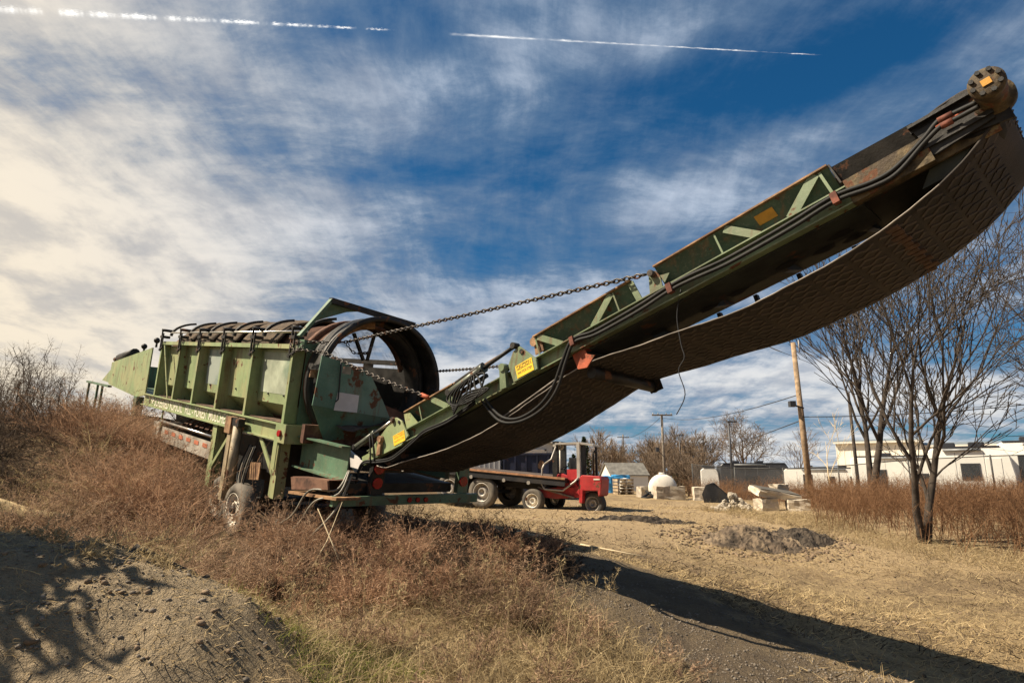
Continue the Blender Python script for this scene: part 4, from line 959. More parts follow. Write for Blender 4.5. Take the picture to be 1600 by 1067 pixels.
def bushes(name,poly,nb,per,hh,rad,wd,m,twigs=7,fluff=3,by_dist=0.,avoid=None,**k):
    """tangled shrubs: stems radiate from each root, arch over and fork"""
    cx,cy=scatter(poly,nb,by_dist=by_dist)
    if avoid is not None:
        kp=~avoid(cx,cy); cx,cy=cx[kp],cy[kp]; nb=len(cx)
    ii=np.repeat(np.arange(nb),per); n=len(ii); hs=rng.uniform(*hh,nb)[ii]*rng.uniform(.55,1.1,n); rd=rng.uniform(*rad,nb)[ii]
    a=rng.uniform(0,6.283,n); q=np.sqrt(rng.random(n))*rd
    x=cx[ii]+np.cos(a)*q*.35; y=cy[ii]+np.sin(a)*q*.35; P=np.stack([x,y,H(x,y)-.02],1)
    tilt=q*.9/hs; D=unit(np.stack([np.cos(a)*tilt+rng.normal(0,.18,n),np.sin(a)*tilt+rng.normal(0,.18,n),np.ones(n)],1))
    B=np.stack([np.cos(a)*.35+rng.normal(0,.3,n),np.sin(a)*.35+rng.normal(0,.3,n),-np.abs(rng.normal(.15,.3,n))],1)
    Wd=rng.uniform(*wd,n); v,f,c=ribbons(P,D,hs,Wd,B,4); parts=[(v,f)]
    jj=np.repeat(np.arange(n),twigs); nt=len(jj); t=rng.uniform(.3,1,nt); Pt=P[jj]+D[jj]*(hs[jj]*t)[:,None]+B[jj]*(hs[jj]*t*t)[:,None]
    Dt=unit(D[jj]+1.2*B[jj]*t[:,None]+rng.normal(0,.6,(nt,3))); Lt=hs[jj]*rng.uniform(.12,.34,nt)*(1.2-.6*t)
    v,f,c=ribbons(Pt,Dt,Lt,Wd[jj]*.6,rng.normal(0,.35,(nt,3)),2); parts.append((v,f))
    if fluff:
        kk=np.repeat(np.arange(nt),fluff); q=len(kk); tt=rng.uniform(.3,1,q); Pf=Pt[kk]+Dt[kk]*(Lt[kk]*tt)[:,None]
        v,f,_=ribbons(Pf,unit(Dt[kk]*.6+rng.normal(0,.7,(q,3))),rng.uniform(.02,.055,q),np.full(q,.009),rng.normal(0,.2,(q,3)),1); parts.append((v,f))
    v,f=join(parts); return npmesh(name,v,f,m,kind='stuff',**k)
def wheel_view(x,y): return (np.abs(x+.423*y)<.34+.10*(y-7))&(y>7.6)&(y<12.2)
def vegetation():
    # left bank
    bank=[(-14,6.9),(-6.5,6.5),(-4.4,6.6),(-3.0,7.4),(-2.6,9.6),(-4.3,11.2),(-10,17),(-24,24),(-24,9)]
    bushes('dry_brush',[(-7.9,7.2),(-6.3,6.6),(-4.4,6.6),(-3.0,7.4),(-2.6,9.6),(-4.3,11.2),(-10,17),(-10.4,15.0),(-7.5,11.2),(-7.6,9.4)],180,34,(.45,.95),(.3,.7),(.008,.016),'weed_tan',by_dist=8,avoid=wheel_view,label='tangled tan dry brush on the bank before the trommel')
    weeds('low_brush',bank,3200,(.15,.40),(.007,.013),'weed_dark',6,clump=1.2,lean=.6,bend=.7,by_dist=8,label='low dark stems matted on the bank')
    bushes('dark_brush',[(-18,8.6),(-9.2,8.6),(-7.2,9.6),(-8.0,11.6),(-10.5,15.8),(-20,22)],170,34,(.45,.9),(.4,.9),(.008,.016),'weed_dark',fluff=2,by_dist=11,label='dark brown brush on the upper bank')
    weeds('tall_weed',[(-17,13),(-9.5,11.6),(-9.6,13.8),(-13.5,19.5),(-22,24)],620,(1.0,2.0),(.012,.024),'weed_dark',18,lean=.12,bend=.2,tl=(.10,.26),fluff=3,label='tall bare weeds standing along the skyline of the bank')
    bushes('shade_weed',[(-4.2,8.6),(-3.0,7.3),(-1.4,7.2),(.3,7.8),(.5,9.4),(-.6,11.2),(-3.0,11.2),(-4.2,10.2)],85,28,(.30,.80),(.2,.5),(.006,.012),'weed_red',8,avoid=wheel_view,label='dry weeds growing under the conveyor hinge')
    bushes('tall_brush',[(-3.6,9.6),(-4.6,9.2),(-9.8,13.6),(-9.4,15.6),(-8.6,15.0),(-5.2,11.6),(-4.2,10.8)],60,38,(.75,1.4),(.35,.75),(.008,.015),'weed_red',8,avoid=wheel_view,label='high tan brush against the wheels and trough of the trommel')
    bushes('hinge_brush',[(-3.2,7.9),(-.2,7.5),(1.0,8.4),(.2,10.8),(-2.8,11.2)],62,30,(.25,.62),(.2,.5),(.007,.013),'weed_dark',8,avoid=wheel_view,label='dark brown weeds below the low end of the conveyor')  # dense weeds, dark brown by their own colour
    # foreground grass
    fg=[(-1.3,4.2),(.9,4.4),(1.5,6.2),(.7,7.5),(-.4,8.4),(-2.6,8.2),(-3.0,6.9),(-1.9,6.0)]
    grass('dry_grass',fg,12000,(.10,.34),(.004,.010),'grass_dry',.45,.7,clump=1.4,label='dry tan grass in the foreground')
    bushes('foreground_weed',fg,34,22,(.25,.5),(.15,.35),(.006,.011),'weed_tan',8,label='clumps of dry weeds among the foreground grass')
    weeds('seed_stalk',fg,150,(.40,.75),(.006,.009),'grass_dry',5,lean=.14,bend=.2,tl=(.05,.14),t0=.7,fluff=3,label='tall dry seed stalks rising above the foreground grass')
    grass('green_grass',[(-2.3,5.3),(-1.75,4.7),(-1.2,4.6),(-.6,5.6),(-1.4,6.4),(-2.2,6.2)],4500,(.05,.16),(.004,.009),'grass_green',.5,.6,clump=2.5,label='small patches of green grass beside the berm')
    # berm: sparse stubble
    grass('berm_stubble',[(-8,3.4),(-1.4,3.4),(-1.4,5.0),(-2.2,6.0),(-8,6.2)],20000,(.03,.10),(.004,.008),'straw_litter',1.3,.6,ns=2,label='straw stubble on the soil berm')
    bushes('berm_weed',[(-7,4.2),(-1.6,4.4),(-1.8,5.6),(-7,6.0)],26,14,(.10,.26),(.10,.25),(.004,.008),'grass_dry',6,label='small dry weeds rooted in the berm')
    bushes('pale_brush',[(-8.6,8.0),(-5.0,6.9),(-3.2,7.6),(-3.4,9.4),(-8.4,13.4)],46,28,(.40,.85),(.25,.55),(.007,.014),'grass_dry',7,avoid=wheel_view,label='pale straw coloured weeds mixed into the brush')
    # open yard litter
    yard=[(1.2,5.0),(7.5,4.6),(12,10),(9.2,13.0),(6.4,15.4),(6.2,26),(-4,26),(-2,14.5),(.6,12.5),(2.4,9.2),(3.4,7.4),(2.0,6)]
    grass('straw_litter',yard,46000,(.04,.15),(.006,.014),'straw_litter',1.3,.5,ns=1,clump=.8,by_dist=7,label='flattened straw litter over the yard')
    grass('dark_litter',yard,20000,(.04,.15),(.008,.018),'weed_dark',1.6,.5,ns=1,clump=1.3,by_dist=7,label='dark rotted litter between the straw')
    grass('yard_tufts',[(4.2,7.4),(9,6.0),(12,10),(9.0,13.4),(6.2,15.4),(3.0,13.5)],9000,(.05,.16),(.005,.010),'grass_dry',.8,.7,ns=2,clump=1.1,label='low dry grass tufts across the yard')
    # red-brown thicket on the right
    th=[(9.2,36),(9.6,26),(9.6,21.6),(9.0,18.6),(7.6,17.2),(7.4,16.2),(8.6,14.8),(10.0,13.6),(12.0,12.2),(22,13),(32,26),(28,38),(14,40)]
    weeds('red_thicket',th,11500,(.55,1.2),(.009,.018),'thicket_red',9,clump=.35,lean=.22,bend=.3,fluff=1,by_dist=16,label='rust brown thicket of dry brambles below the bare trees')
    grass('thicket_fringe',[(5.6,21.5),(6.2,18.6),(7.0,15.6),(8.4,13.6),(10.0,12.6),(12.0,11.2),(13,12.6),(10.2,14.4),(8.8,15.6),(8.6,18.2),(7.2,19)],6000,(.15,.45),(.006,.014),'grass_dry',.6,.7,label='pale dry grass fringe along the thicket')
vegetation()
_p=(1+5**.5)/2
ICO_V=np.array([[-1,_p,0],[1,_p,0],[-1,-_p,0],[1,-_p,0],[0,-1,_p],[0,1,_p],[0,-1,-_p],[0,1,-_p],[_p,0,-1],[_p,0,1],[-_p,0,-1],[-_p,0,1]])/1.9*np.array([1,1,.75])
ICO_F=np.array([[0,11,5],[0,5,1],[0,1,7],[0,7,10],[0,10,11],[1,5,9],[5,11,4],[11,10,2],[10,7,6],[7,1,8],[3,9,4],[3,4,2],[3,2,6],[3,6,8],[3,8,9],[4,9,5],[2,4,11],[6,2,10],[8,6,7],[9,8,1]])
def grains(name,x,y,r,m,label):
    n=len(x); a=rng.uniform(0,6.283,n); c,sn=np.cos(a),np.sin(a); st=rng.uniform(.7,1.35,(n,1,3))
    v=ICO_V[None]*r[:,None,None]*rng.uniform(.75,1.2,(n,12,1))*st
    v=np.stack([v[...,0]*c[:,None]-v[...,1]*sn[:,None],v[...,0]*sn[:,None]+v[...,1]*c[:,None],v[...,2]],-1)+np.stack([x,y,H(x,y)+r*.12],1)[:,None,:]
    npmesh(name,v.reshape(-1,3),(ICO_F[None]+(np.arange(n)*12)[:,None,None]).reshape(-1,3),m,kind='stuff',label=label)
def stones():
    # loose gravel: one octahedral grain repeated
    n=7500; x,y=scatter([(1.0,4.6),(4.4,5.0),(4.0,7.2),(2.4,9.0),(.6,11.2),(-.6,11.4),(.2,9.0),(1.4,7.0)],5000,by_dist=7); x2,y2=scatter([(-8,3.4),(-1.4,3.4),(-1.6,5.4),(-8,6.0)],2500,clump=2.)
    x=np.r_[x,x2]; y=np.r_[y,y2]; r=rng.uniform(.005,.015,n)*(.6+.9*rng.random(n)**3)
    grains('gravel',x,y,r,'gravel_stone','loose gravel over the dark ground')
stones()
def clods():
    n=3900; x,y=scatter([(1.5,5.0),(8,5),(12,10),(9,13),(6.4,15.6),(6,22),(-2,22),(.6,12.5),(2.4,9.2),(3.6,7.4)],3000,clump=1.2,by_dist=8); x2,y2=scatter([(-8,3.4),(-1.4,3.4),(-1.6,5.4),(-8,6.0)],900)
    x=np.r_[x,x2]; y=np.r_[y,y2]; r=rng.uniform(.010,.026,n)*(.4+1.1*rng.random(n)**4)
    a_=rng.uniform(0,6.283,900); q_=rng.uniform(.55,1.5,900); x=np.r_[x,5.5+1.5*q_*np.cos(a_)]; y=np.r_[y,14.95+.95*q_*np.sin(a_)]; r=np.r_[r,rng.uniform(.015,.05,900)]
    grains('soil_clods',x,y,r,'clod','loose soil clods scattered over the yard')
mat('clod',(.17,.12,.075),.95,var=.35,vscale=2,bump=.4); clods()

# ------------------------------------------------------------------ yard: trailer, forklift, containers
def wheel_part(parent,u,y,z,r,wd,side,tm,rm,name='wheel',hub=.5):
    h=MB(); h.lathe((u,y,z),(0,side,0),[(.001,-.10),(r*.16,-.09),(r*.2,-.03),(r*.3,-.05)],16); o=h.build(name,rm,parent)
    t=MB(); t.lathe((u,y,z),(0,side,0),[(r*.58,-wd),(r*.92,-wd),(r,-wd*.82),(r,-wd*.18),(r*.92,0),(r*.7,.012),(r*.58,-.01),(r*.58,-wd)],36); t.build('tyre',tm,o)
    q=MB(); q.lathe((u,y,z),(0,side,0),[(r*.3,-.06),(r*.40,-wd*.55),(r*.50,-wd*.5),(r*.54,-.02),(r*.61,.006),(r*.61,-.05)],36); q.build('rim',rm,o)
    return o
def trailer():
    o=empty('flatbed_trailer',(1.55,20.6,.04),(0,0,0),'long black flatbed trailer with wood deck behind the conveyor','trailer')
    o.rotation_euler=Euler((0,R(-5.0),R(180-27)),'XYZ')   # local x runs forward (to the left), y towards the camera
    d=MB(); d.box((-.05,-2.4,.80),(9.5,0,.92)); d.box((-.05,-.03,.70),(9.5,.01,.80)); d.build('deck_frame','trailer_black',o)
    for k in range(9):
        p=MB(); p.box((-.04,-2.38+k*.265,.922),(9.48,-2.38+k*.265+.255,.955)); p.build('deck_board','deck_board',o)
    r=MB(); r.box((-.05,.012,.90),(9.5,.035,.965)); r.build('rub_rail','deck_wood',o)
    c=MB(); c.box((.0,-1.6,.45),(9.4,-1.45,.80)); c.box((.0,-.95,.45),(9.4,-.80,.80)); 
    for x in (.6,2.2,3.6,5.2,7.0): c.box((x,-2.3,.62),(x+.08,-.05,.80))
    c.build('chassis_rail','trailer_black',o)
    for x in (2.95,4.25):
        wheel_part(o,x,-.05,.22,.52,.28,1,'tyre_pale','rim_grey'); wheel_part(o,x,-2.35,.22,.52,.28,-1,'tyre_pale','rim_grey')
        a=MB(); a.tube([(x,-.3,.22),(x,-2.1,.22)],.06,10); a.build('axle','trailer_black',o)
    for x in (1.2,2.1,3.35,4.9,6.2):
        m=MB(); m.tube([(x,.0,.70),(x,.04,.70)],.06,12); m.build('marker_light','rim_grey',o)
    s=MB(); s.box((.0,-1.9,.30),(.3,-.4,.42)); s.build('forklift_mount','trailer_black',o)
    return o
trailer()
def forklift():
    o=empty('forklift',(1.55,20.6,-.02),(0,0,0),'red piggyback forklift hung on the trailer tail with raised grey cab guard','forklift'); o.rotation_euler=Euler((0,0,R(180-27)),'XYZ')
    # x<0 is away from the trailer
    w=wheel_part(o,1.00,.06,.30,.37,.26,1,'tyre','rim_white'); w2=wheel_part(o,1.00,-1.9,.30,.37,.26,-1,'tyre','rim_white'); w3=wheel_part(o,-.86,-.40,.22,.38,.30,1,'tyre','rim_grey')
    b=MB(); b.plate([(1.2,-.25,.45),(1.2,-.25,.62),(.2,-.25,.72),(-.55,-.25,.72),(-.55,-.25,.42),(.3,-.25,.36)],(0,-.16,0)); b.plate([(1.2,-1.7,.45),(1.2,-1.7,.62),(.2,-1.7,.72),(-.55,-1.7,.72),(-.55,-1.7,.42),(.3,-1.7,.36)],(0,.16,0)); b.box((-.55,-1.75,.42),(-.35,-.2,.74)); b.build('chassis','forklift_red',o)
    b=MB(); b.plate([(-.50,-.2,.50),(-.50,-.2,1.02),(-.62,-.2,1.10),(-1.20,-.2,1.06),(-1.26,-.2,.98),(-1.22,-.2,.50),(-1.14,-.2,.44),(-1.12,-.2,.62),(-.64,-.2,.62),(-.62,-.2,.24),(-.50,-.2,.24)],(0,-.75,0)); b.build('engine_cover','forklift_red',o,bevel=.02)
    b=MB(); b.box((-1.2,-.19,.95),(-1.0,-.185,.99)); b.build('cover_badge','white_letter',o)
    b=MB(); b.plate([(.35,-.35,.72),(.35,-.35,1.12),(.12,-.35,1.16),(-.28,-.35,.98),(-.45,-.35,.72)],(0,-.5,0)); b.build('cab_cowl','forklift_red',o,bevel=.02)
    for y in (-.42,-1.1):
        q=MB(); q.box((.28,y-.07,.40),(.44,y+.07,2.18)); q.build('mast_rail','dark_steel',o)
    q=MB(); q.box((.28,-1.1,2.08),(.44,-.40,2.18)); q.box((.28,-1.1,1.1),(.34,-.40,1.18)); q.build('mast_crosshead','dark_steel',o)
    for y in (-.62,-.80):
        q=MB(); q.tube([(.36,y,.6),(.36,y,2.0)],.035,8); q.build('lift_ram','forklift_grey',o)
    q=MB(); q.lathe((.22,-.5,2.02),(0,1,0),[(.05,0),(.13,0),(.13,.04),(.05,.04),(.05,0)],16); q.build('hose_sheave','forklift_grey',o)
    q=MB(); q.box((-.55,-.30,.95),(-.45,-.20,2.10)); q.build('guard_post','forklift_grey',o)
    q=MB(); q.box((-.92,-.85,1.05),(-.86,-.78,2.05)); q.build('guard_post','dark_steel',o)
    q=MB(); q.plate([(.30,-.22,2.12),(-.55,-.22,2.13),(-1.0,-.22,2.04),(-1.0,-.22,1.98),(-.55,-.22,2.07),(.30,-.22,2.06)],(0,-.65,0)); q.build('overhead_guard','forklift_grey',o)
    q=MB(); q.tube([(.62,-.1,1.45),(.70,-.1,1.30),(.72,-.1,.80),(.62,-.1,.66),(.0,-.1,.62),(-.40,-.15,.90),(-.50,-.2,1.02)],.03,8); q.tube([(.62,-.1,1.45),(.42,-.2,1.6),(.30,-.3,2.0)],.028,8); q.build('hand_rail','forklift_grey',o)
    q=MB(); q.box((-.42,-.95,.95),(-.15,-.5,1.05)); q.box((-.50,-.95,1.0),(-.42,-.5,1.45)); q.build('seat','trailer_black',o)
    q=MB(); q.box((-.2,-1.6,1.15),(-.15,-.3,1.65)); q.build('load_guard','trailer_black',o)
    q=MB(); q.bar((.9,-.2,.72),(-.35,-.2,.40),.05,.05); q.build('stay_bar','wood_grey',o)
    q=MB(); q.box((-.44,-.28,.95),(-.10,-.24,1.28)); q.build('side_panel','forklift_red',o)
    for k in range(6):
        q=MB(); q.box((-.52,-.88+k*.11,1.05),(-.49,-.85+k*.11,2.05)); q.build('grille_bar','trailer_black',o)
    q=MB(); q.tube([(-.95,-.35,1.05),(-.95,-.35,1.75),(-1.02,-.35,1.85)],.035,8); q.build('exhaust','dark_steel',o)
    q=MB(); q.tube([(-.02,-.55,1.0),(.12,-.55,1.32)],.02,6); q.lathe((.12,-.55,1.32),(.4,0,.9),[(.12,0),(.14,.015),(.12,.03),(.12,0)],16); q.build('steering_wheel','trailer_black',o)
    for y in (-.34,-.72):
        q=MB(); q.box((.30,y-.05,2.00),(.40,y+.05,2.08)); q.build('work_light','rim_grey',o)
    for y in (-.5,-.58):
        q=MB(); q.tube([(.46,y,.7),(.50,y,1.3),(.47,y,1.95)],.015,6); q.build('hydraulic_hose','hose',o)
    for y in (-.6,-1.5):
        q=MB(); q.box((.3,y-.07,.42),(1.6,y+.07,.47)); q.build('fork','dark_steel',o)
forklift()
def container(name,x0,x1,y,top,m,label,depth=2.2):
    z=Hs((x0+x1)/2,y); o=empty(name,((x0+x1)/2,y,z),(0,0,R(-8)),label,'dumpster'); w=(x1-x0)/2; h=top-z
    b=MB(); b.box((-w,0,.12),(w,.05,h)); b.box((-w,depth,.12),(w,depth+.05,h)); b.box((-w,.05,.12),(-w+.05,depth,h)); b.box((w-.05,.05,.12),(w,depth,h)); b.box((-w,0,.0),(w,depth,.119)); b.build('body',m,o)
    for k in range(6):
        r=MB(); x=-w+.03+k*(2*w-.12)/5; r.box((x,-.06,.12),(x+.06,-.001,h-.08)); r.build('rib',m,o)
    r=MB(); r.box((-w-.03,-.07,h-.079),(w+.03,.06,h+.02)); r.box((-w,-.05,h*.55),(w,-.0015,h*.55+.05)); r.build('top_rim',m,o); return o
nd=container('dumpster',-.45,2.35,31.5,2.15,'navy_steel','dark navy blue steel dumpster beyond the trailer')
q=MB(); q.add([(.45+.14*math.cos(a)*(1+.3*math.sin(2*a)),-.010,1.62+.22*math.sin(a)) for a in np.linspace(0,6.283,13)[:-1]],[tuple(range(12))]); q.build('rust_patch','rust_tan',nd)
container('dumpster',-1.9,-.55,32.0,2.2,'grey_wall','grey steel dumpster left of the navy one',1.8)

# ------------------------------------------------------------------ buildings
def house(name,loc,rz,L,D,eave,ridge,wall,roof,label,over=.25,door=None,windows=(),ridge_x=True,cat='building'):
    """L along x, D along y (depth), ridge along x if ridge_x"""
    o=empty(name,(*loc,Hs(*loc)),(0,0,R(rz)),label,cat)
    w=MB()
    if ridge_x: prof=[(0,0),(D,0),(D,eave),(D/2,ridge),(0,eave)]; w.plate([(-L/2,y,z) for y,z in prof],(L,0,0))
    else: prof=[(-L/2,0),(L/2,0),(L/2,eave),(0,ridge),(-L/2,eave)]; w.plate([(x,0,z) for x,z in prof],(0,D,0))
    w.build('wall',wall,o)
    for s in (0,1):
        r=MB(); k=(ridge-eave)
        if ridge_x:
            y0,y1=(-over,D/2) if s==0 else (D+over,D/2); ze=eave-k*over/(D/2)
            r.plate([(-L/2-over,y0,ze+.03),(L/2+over,y0,ze+.03),(L/2+over,y1,ridge+.03),(-L/2-over,y1,ridge+.03)],(0,0,.10))
        else:
            x0=(-L/2-over) if s==0 else L/2+over; ze=eave-k*over/(L/2)
            r.plate([(x0,-over,ze+.03),(x0,D+over,ze+.03),(0,D+over,ridge+.03),(0,-over,ridge+.03)],(0,0,.10))
        r.build('roof_slope',roof,o)
    if door:
        x0,x1,h=door; d=MB(); d.box((x0,-.05,0),(x1,-.004,h)); dd=d.build('door','white_wall',o)
        for k in range(1,5): q=MB(); q.box((x0+.05,-.058,h*k/5-.015),(x1-.05,-.051,h*k/5+.015)); q.build('door_seam','grey_wall',dd)
        f=MB(); f.box((x0-.12,-.07,0),(x0-.005,-.003,h+.12)); f.box((x1+.005,-.07,0),(x1+.12,-.003,h+.12)); f.box((x0-.12,-.07,h+.005),(x1+.12,-.003,h+.12)); f.build('door_frame','white_wall',o)
    for (x0,x1,z0,z1) in windows:
        g=MB(); g.box((x0,-.03,z0),(x1,-.004,z1)); wi=g.build('window','window_glass',o)
        f=MB(); t=.08
        f.box((x0-t,-.06,z0-t),(x0-.002,-.003,z1+t)); f.box((x1+.002,-.06,z0-t),(x1+t,-.003,z1+t)); f.box((x0-t,-.06,z1+.002),(x1+t,-.003,z1+t)); f.box((x0-t,-.06,z0-t),(x1+t,-.003,z0-.002)); f.build('window_frame','white_wall',wi)
    return o
house('garden_shed',(12.6,70),12,4.2,3.2,1.85,3.05,'white_wall','roof_grey','small white shed with grey pitched roof beyond the yard',.15)
gar=house('garage',(-.9,44),0,8.2,10,3.05,4.55,'grey_wall','white_wall','grey gabled garage with white roller door behind the dumpsters',.35,(-1.5,3.1,2.75),(),False)
q=MB(); q.box((3.9,-.06,0),(4.14,-.003,3.05)); q.build('corner_trim','white_wall',gar)
def warehouse(name,x0,x1,y,h,label,wins,doors=()):
    o=empty(name,((x0+x1)/2,y,-1.36),(0,0,R(-32)),label,'building'); L=x1-x0; hh=h+1.36
    b=MB(); b.box((-L/2,0,0),(L/2,22,hh)); b.build('wall','cream_wall',o)
    r=MB(); r.plate([(-L/2-.3,-.4,hh+.004),(L/2+.3,-.4,hh+.004),(L/2+.3,11,hh+.8),(-L/2-.3,11,hh+.8)],(0,0,.18)); r.plate([(-L/2-.3,22.4,hh+.004),(L/2+.3,22.4,hh+.004),(L/2+.3,11.002,hh+.8),(-L/2-.3,11.002,hh+.8)],(0,0,.18)); r.build('roof','roof_metal',o)
    g=MB(); g.box((-L/2-.3,-.55,hh-.18),(L/2+.3,-.405,hh+.10)); g.build('gutter','white_wall',o)
    for k in range(int(L/1.0)):
        q=MB(); q.box((-L/2+k*1.0+.02,-.04,.0),(-L/2+k*1.0+.10,-.002,hh-.2)); q.build('wall_seam','cream_wall',o)
    for (a,c,z0,z1) in wins:
        q=MB(); q.box((a,-.10,z0),(c,-.045,z1)); w=q.build('window','window_glass',o)
        f=MB(); f.box((a-.15,-.14,z1+.002),(c+.15,-.045,z1+.15)); f.box((a-.15,-.14,z0-.15),(c+.15,-.045,z0-.002)); f.box(((a+c)/2-.05,-.13,z0),((a+c)/2+.05,-.101,z1)); f.build('window_frame','white_wall',w)
    for (a,c,z1) in doors:
        q=MB(); q.box((a,-.10,0),(c,-.045,z1)); q.build('roller_door','grey_wall',o)
warehouse('warehouse',49.6,61.0,98,6.3,'cream metal warehouse with one small window behind the utility pole',[(-3.6,-2.1,3.4,4.7)])
warehouse('warehouse',58.0,92.0,88,5.6,'long cream metal warehouse stretching to the right edge',[(-15.0,-13.2,3.8,4.8),(-12.6,-10.6,3.8,4.9),(6.5,9.5,2.9,4.2)],[(-2.5,.4,4.4)])

# ------------------------------------------------------------------ caravans behind the fence
def caravan(name,label,x,y,rz,L,Hh,Wd=2.4,body='rv_white',stripe=None,wins=(),front=.5,cat='caravan'):
    z=Hs(x,y); o=empty(name,(x,y,z),(0,0,R(rz)),label,cat)
    prof=[(-L/2,.55),(L/2-front*.6,.55),(L/2,.9),(L/2,Hh*.55),(L/2-front*.35,Hh*.86),(L/2-front,Hh),(-L/2+.25,Hh),(-L/2,Hh-.2)]
    b=MB(); b.plate([(px,0,pz) for px,pz in prof],(0,Wd,0)); b.build('body',body,o,bevel=.05)
    sk=MB(); sk.box((-L/2+.3,.1,.25),(L/2-.8,Wd-.1,.55)); sk.build('chassis','rv_dark',o)
    ro=MB(); ro.box((-L/2+.3,-.03,Hh+.002),(L/2-front-.1,Wd+.03,Hh+.07)); ro.build('roof_rail','rv_dark',o)
    for x0 in (L*.1,-L*.25):
        a=MB(); a.box((x0-.35,.8,Hh+.071),(x0+.35,1.5,Hh+.30)); a.build('roof_vent','rv_dark',o,bevel=.04)
    for (a,c,z0,z1) in wins:
        g=MB(); g.box((a,-.03,z0),(c,-.003,z1)); gw=g.build('window','window_glass',o,bevel=.01)
        f=MB(); f.box((a-.06,-.036,z0-.06),(a-.002,-.002,z1+.06)); f.box((c+.002,-.036,z0-.06),(c+.06,-.002,z1+.06)); f.box((a-.06,-.036,z1+.002),(c+.06,-.002,z1+.06)); f.box((a-.06,-.036,z0-.06),(c+.06,-.002,z0-.002)); f.build('window_frame','rv_dark',gw)
    if stripe:
        s=MB(); s.plate([(-L/2+.1,-.004,.95),(L/2-.7,-.004,.95),(L/2-.3,-.004,1.5),(-L*.05,-.004,1.2),(-L/2+.1,-.004,1.3)],(0,.003,0)); s.build('stripe',stripe,o)
    if L>3:
        dr=MB(); dr.box((L*.18,-.025,.62),(L*.18+.65,-.003,Hh-.55)); dq=dr.build('door',body,o,bevel=.01); hd=MB(); hd.box((L*.18+.55,-.05,1.4),(L*.18+.6,-.026,1.55)); hd.build('handle','rv_dark',dq)
        for k in range(1,int(L/1.2)):
            sm=MB(); sm.box((-L/2+k*1.2,-.006,.6),(-L/2+k*1.2+.02,-.0015,Hh-.25)); sm.build('panel_seam','rv_grey',o)
        aw=MB(); aw.tube([(-L*.3,-.08,Hh-.12),(L*.15,-.08,Hh-.12)],.06,8); aw.build('awning_roll','rv_grey',o)
    for x0 in (-L*.12,L*.02): wheel_part(o,x0,-.0,.33,.33,.2,-1,'tyre','rim_grey')
    return o
caravan('caravan','white travel trailer with dark rounded nose beside the utility pole',29.8,61,-34,8.4,3.2,stripe='rv_dark',wins=[(-2.4,-1.7,1.0,2.6),(-.3,.2,1.9,2.4),(1.6,2.2,1.9,2.4)],front=1.6)
caravan('motorhome','large white and grey motorhome with dark rear window among the trees',30.8,49,-36,9.6,3.95,stripe='rv_grey',wins=[(-3.4,-2.4,1.3,2.9),(-.2,1.2,1.6,2.6),(2.2,3.2,1.6,2.6)],cat='motorhome')
caravan('caravan','white caravan end with small square window behind the chain link fence',23.2,33.0,-36,3.6,3.15,wins=[(-.35,.35,1.6,2.3)],front=.4)
caravan('caravan','long white caravan at the right edge behind the fence',26.9,31.4,-36,5.6,3.2,stripe='rv_grey',wins=[(-1.9,-1.3,.8,2.5),(.3,1.2,1.5,2.2)],front=.6)
caravan('caravan','black caravan with slanted white stripes far behind the yard',24.6,66,-8,6.8,3.75,body='rv_dark',stripe='rv_grey',wins=[(-1,.2,1.8,2.5)],front=.4)
caravan('caravan','small white caravan front showing left of the black one',20.3,67,-15,1.8,3.3,wins=[],front=.3)

# ------------------------------------------------------------------ poles, lamps, wires
def pole(x,y,top,r,label,arms=(),m='wood_post',lean=(0,0),group=None):
    z=Hs(x,y)-.1; o=empty('utility_pole',(x,y,z),label=label,cat='pole',group=group); h=top-z
    q=MB(); q.tube([(0,0,0),(lean[0]*.5,lean[1]*.5,h*.5),(lean[0],lean[1],h)],[r,r*.86,r*.7],10); q.build('post',m,o)
    for (dz,w) in arms:
        q=MB(); q.box((lean[0]-w,-r-.08,h-dz-.06),(lean[0]+w,-r*.6,h-dz+.06)); a=q.build('crossarm','wood_grey',o)
        for k in (-.9,-.4,.4,.9):
            i=MB(); i.tube([(lean[0]+w*k,-r-.03,h-dz+.06),(lean[0]+w*k,-r-.03,h-dz+.2)],.04,6); i.build('insulator','rim_grey',a)
    return o
p1=pole(10.35,22.8,5.8,.115,'near brown wooden utility pole before the cream warehouse',lean=(-.12,0))
q=MB(); q.tube([(-.3,-.1,3.6),(0,-.1,3.5)],.03,6); q.box((-.5,-.2,3.55),(-.3,0,3.75)); q.build('floodlight','lamp_steel',p1)
q=MB(); q.tube([(0,-.18,5.5),(0,-.18,5.95)],.02,6); q.build('pin','rim_grey',p1)
pole(16.9,32,5.2,.09,'thin dark pole between the bare trees',m='bark_dark')
pp=pole(14.0,60,6.8,.15,'grey utility pole with one crossarm behind the white tank',[(.1,.95)],'wood_grey')
q=MB(); q.bar((0,-.15,3.9),(-.5,-.3,4.4),.05,.05); q.box((-.75,-.4,4.35),(-.45,-.2,4.75)); q.build('floodlight','lamp_steel',pp)
pole(18.9,110,8.2,.16,'distant utility pole with crossarm above the shed roof',[(.5,1.0)],'wood_grey')
def lamp(x,y,top,label):
    z=Hs(x,y); o=empty('street_lamp',(x,y,z),label=label,cat='lamp',group='parking lot lamps'); h=top-z
    q=MB(); q.tube([(0,0,0),(0,0,h)],[.12,.09],8); q.build('post','lamp_steel',o)
    q=MB(); q.box((-.1,-.12,h-.06),(.75,.12,h+.06)); q.build('lamp_head','lamp_steel',o)
lamp(20.2,60,6.1,'tall dark parking lamp in front of the bare oak'); lamp(25.9,100,7.4,'dark parking lamp right of the crossarm pole'); lamp(30.2,140,8.4,'farthest small parking lamp above the brush')
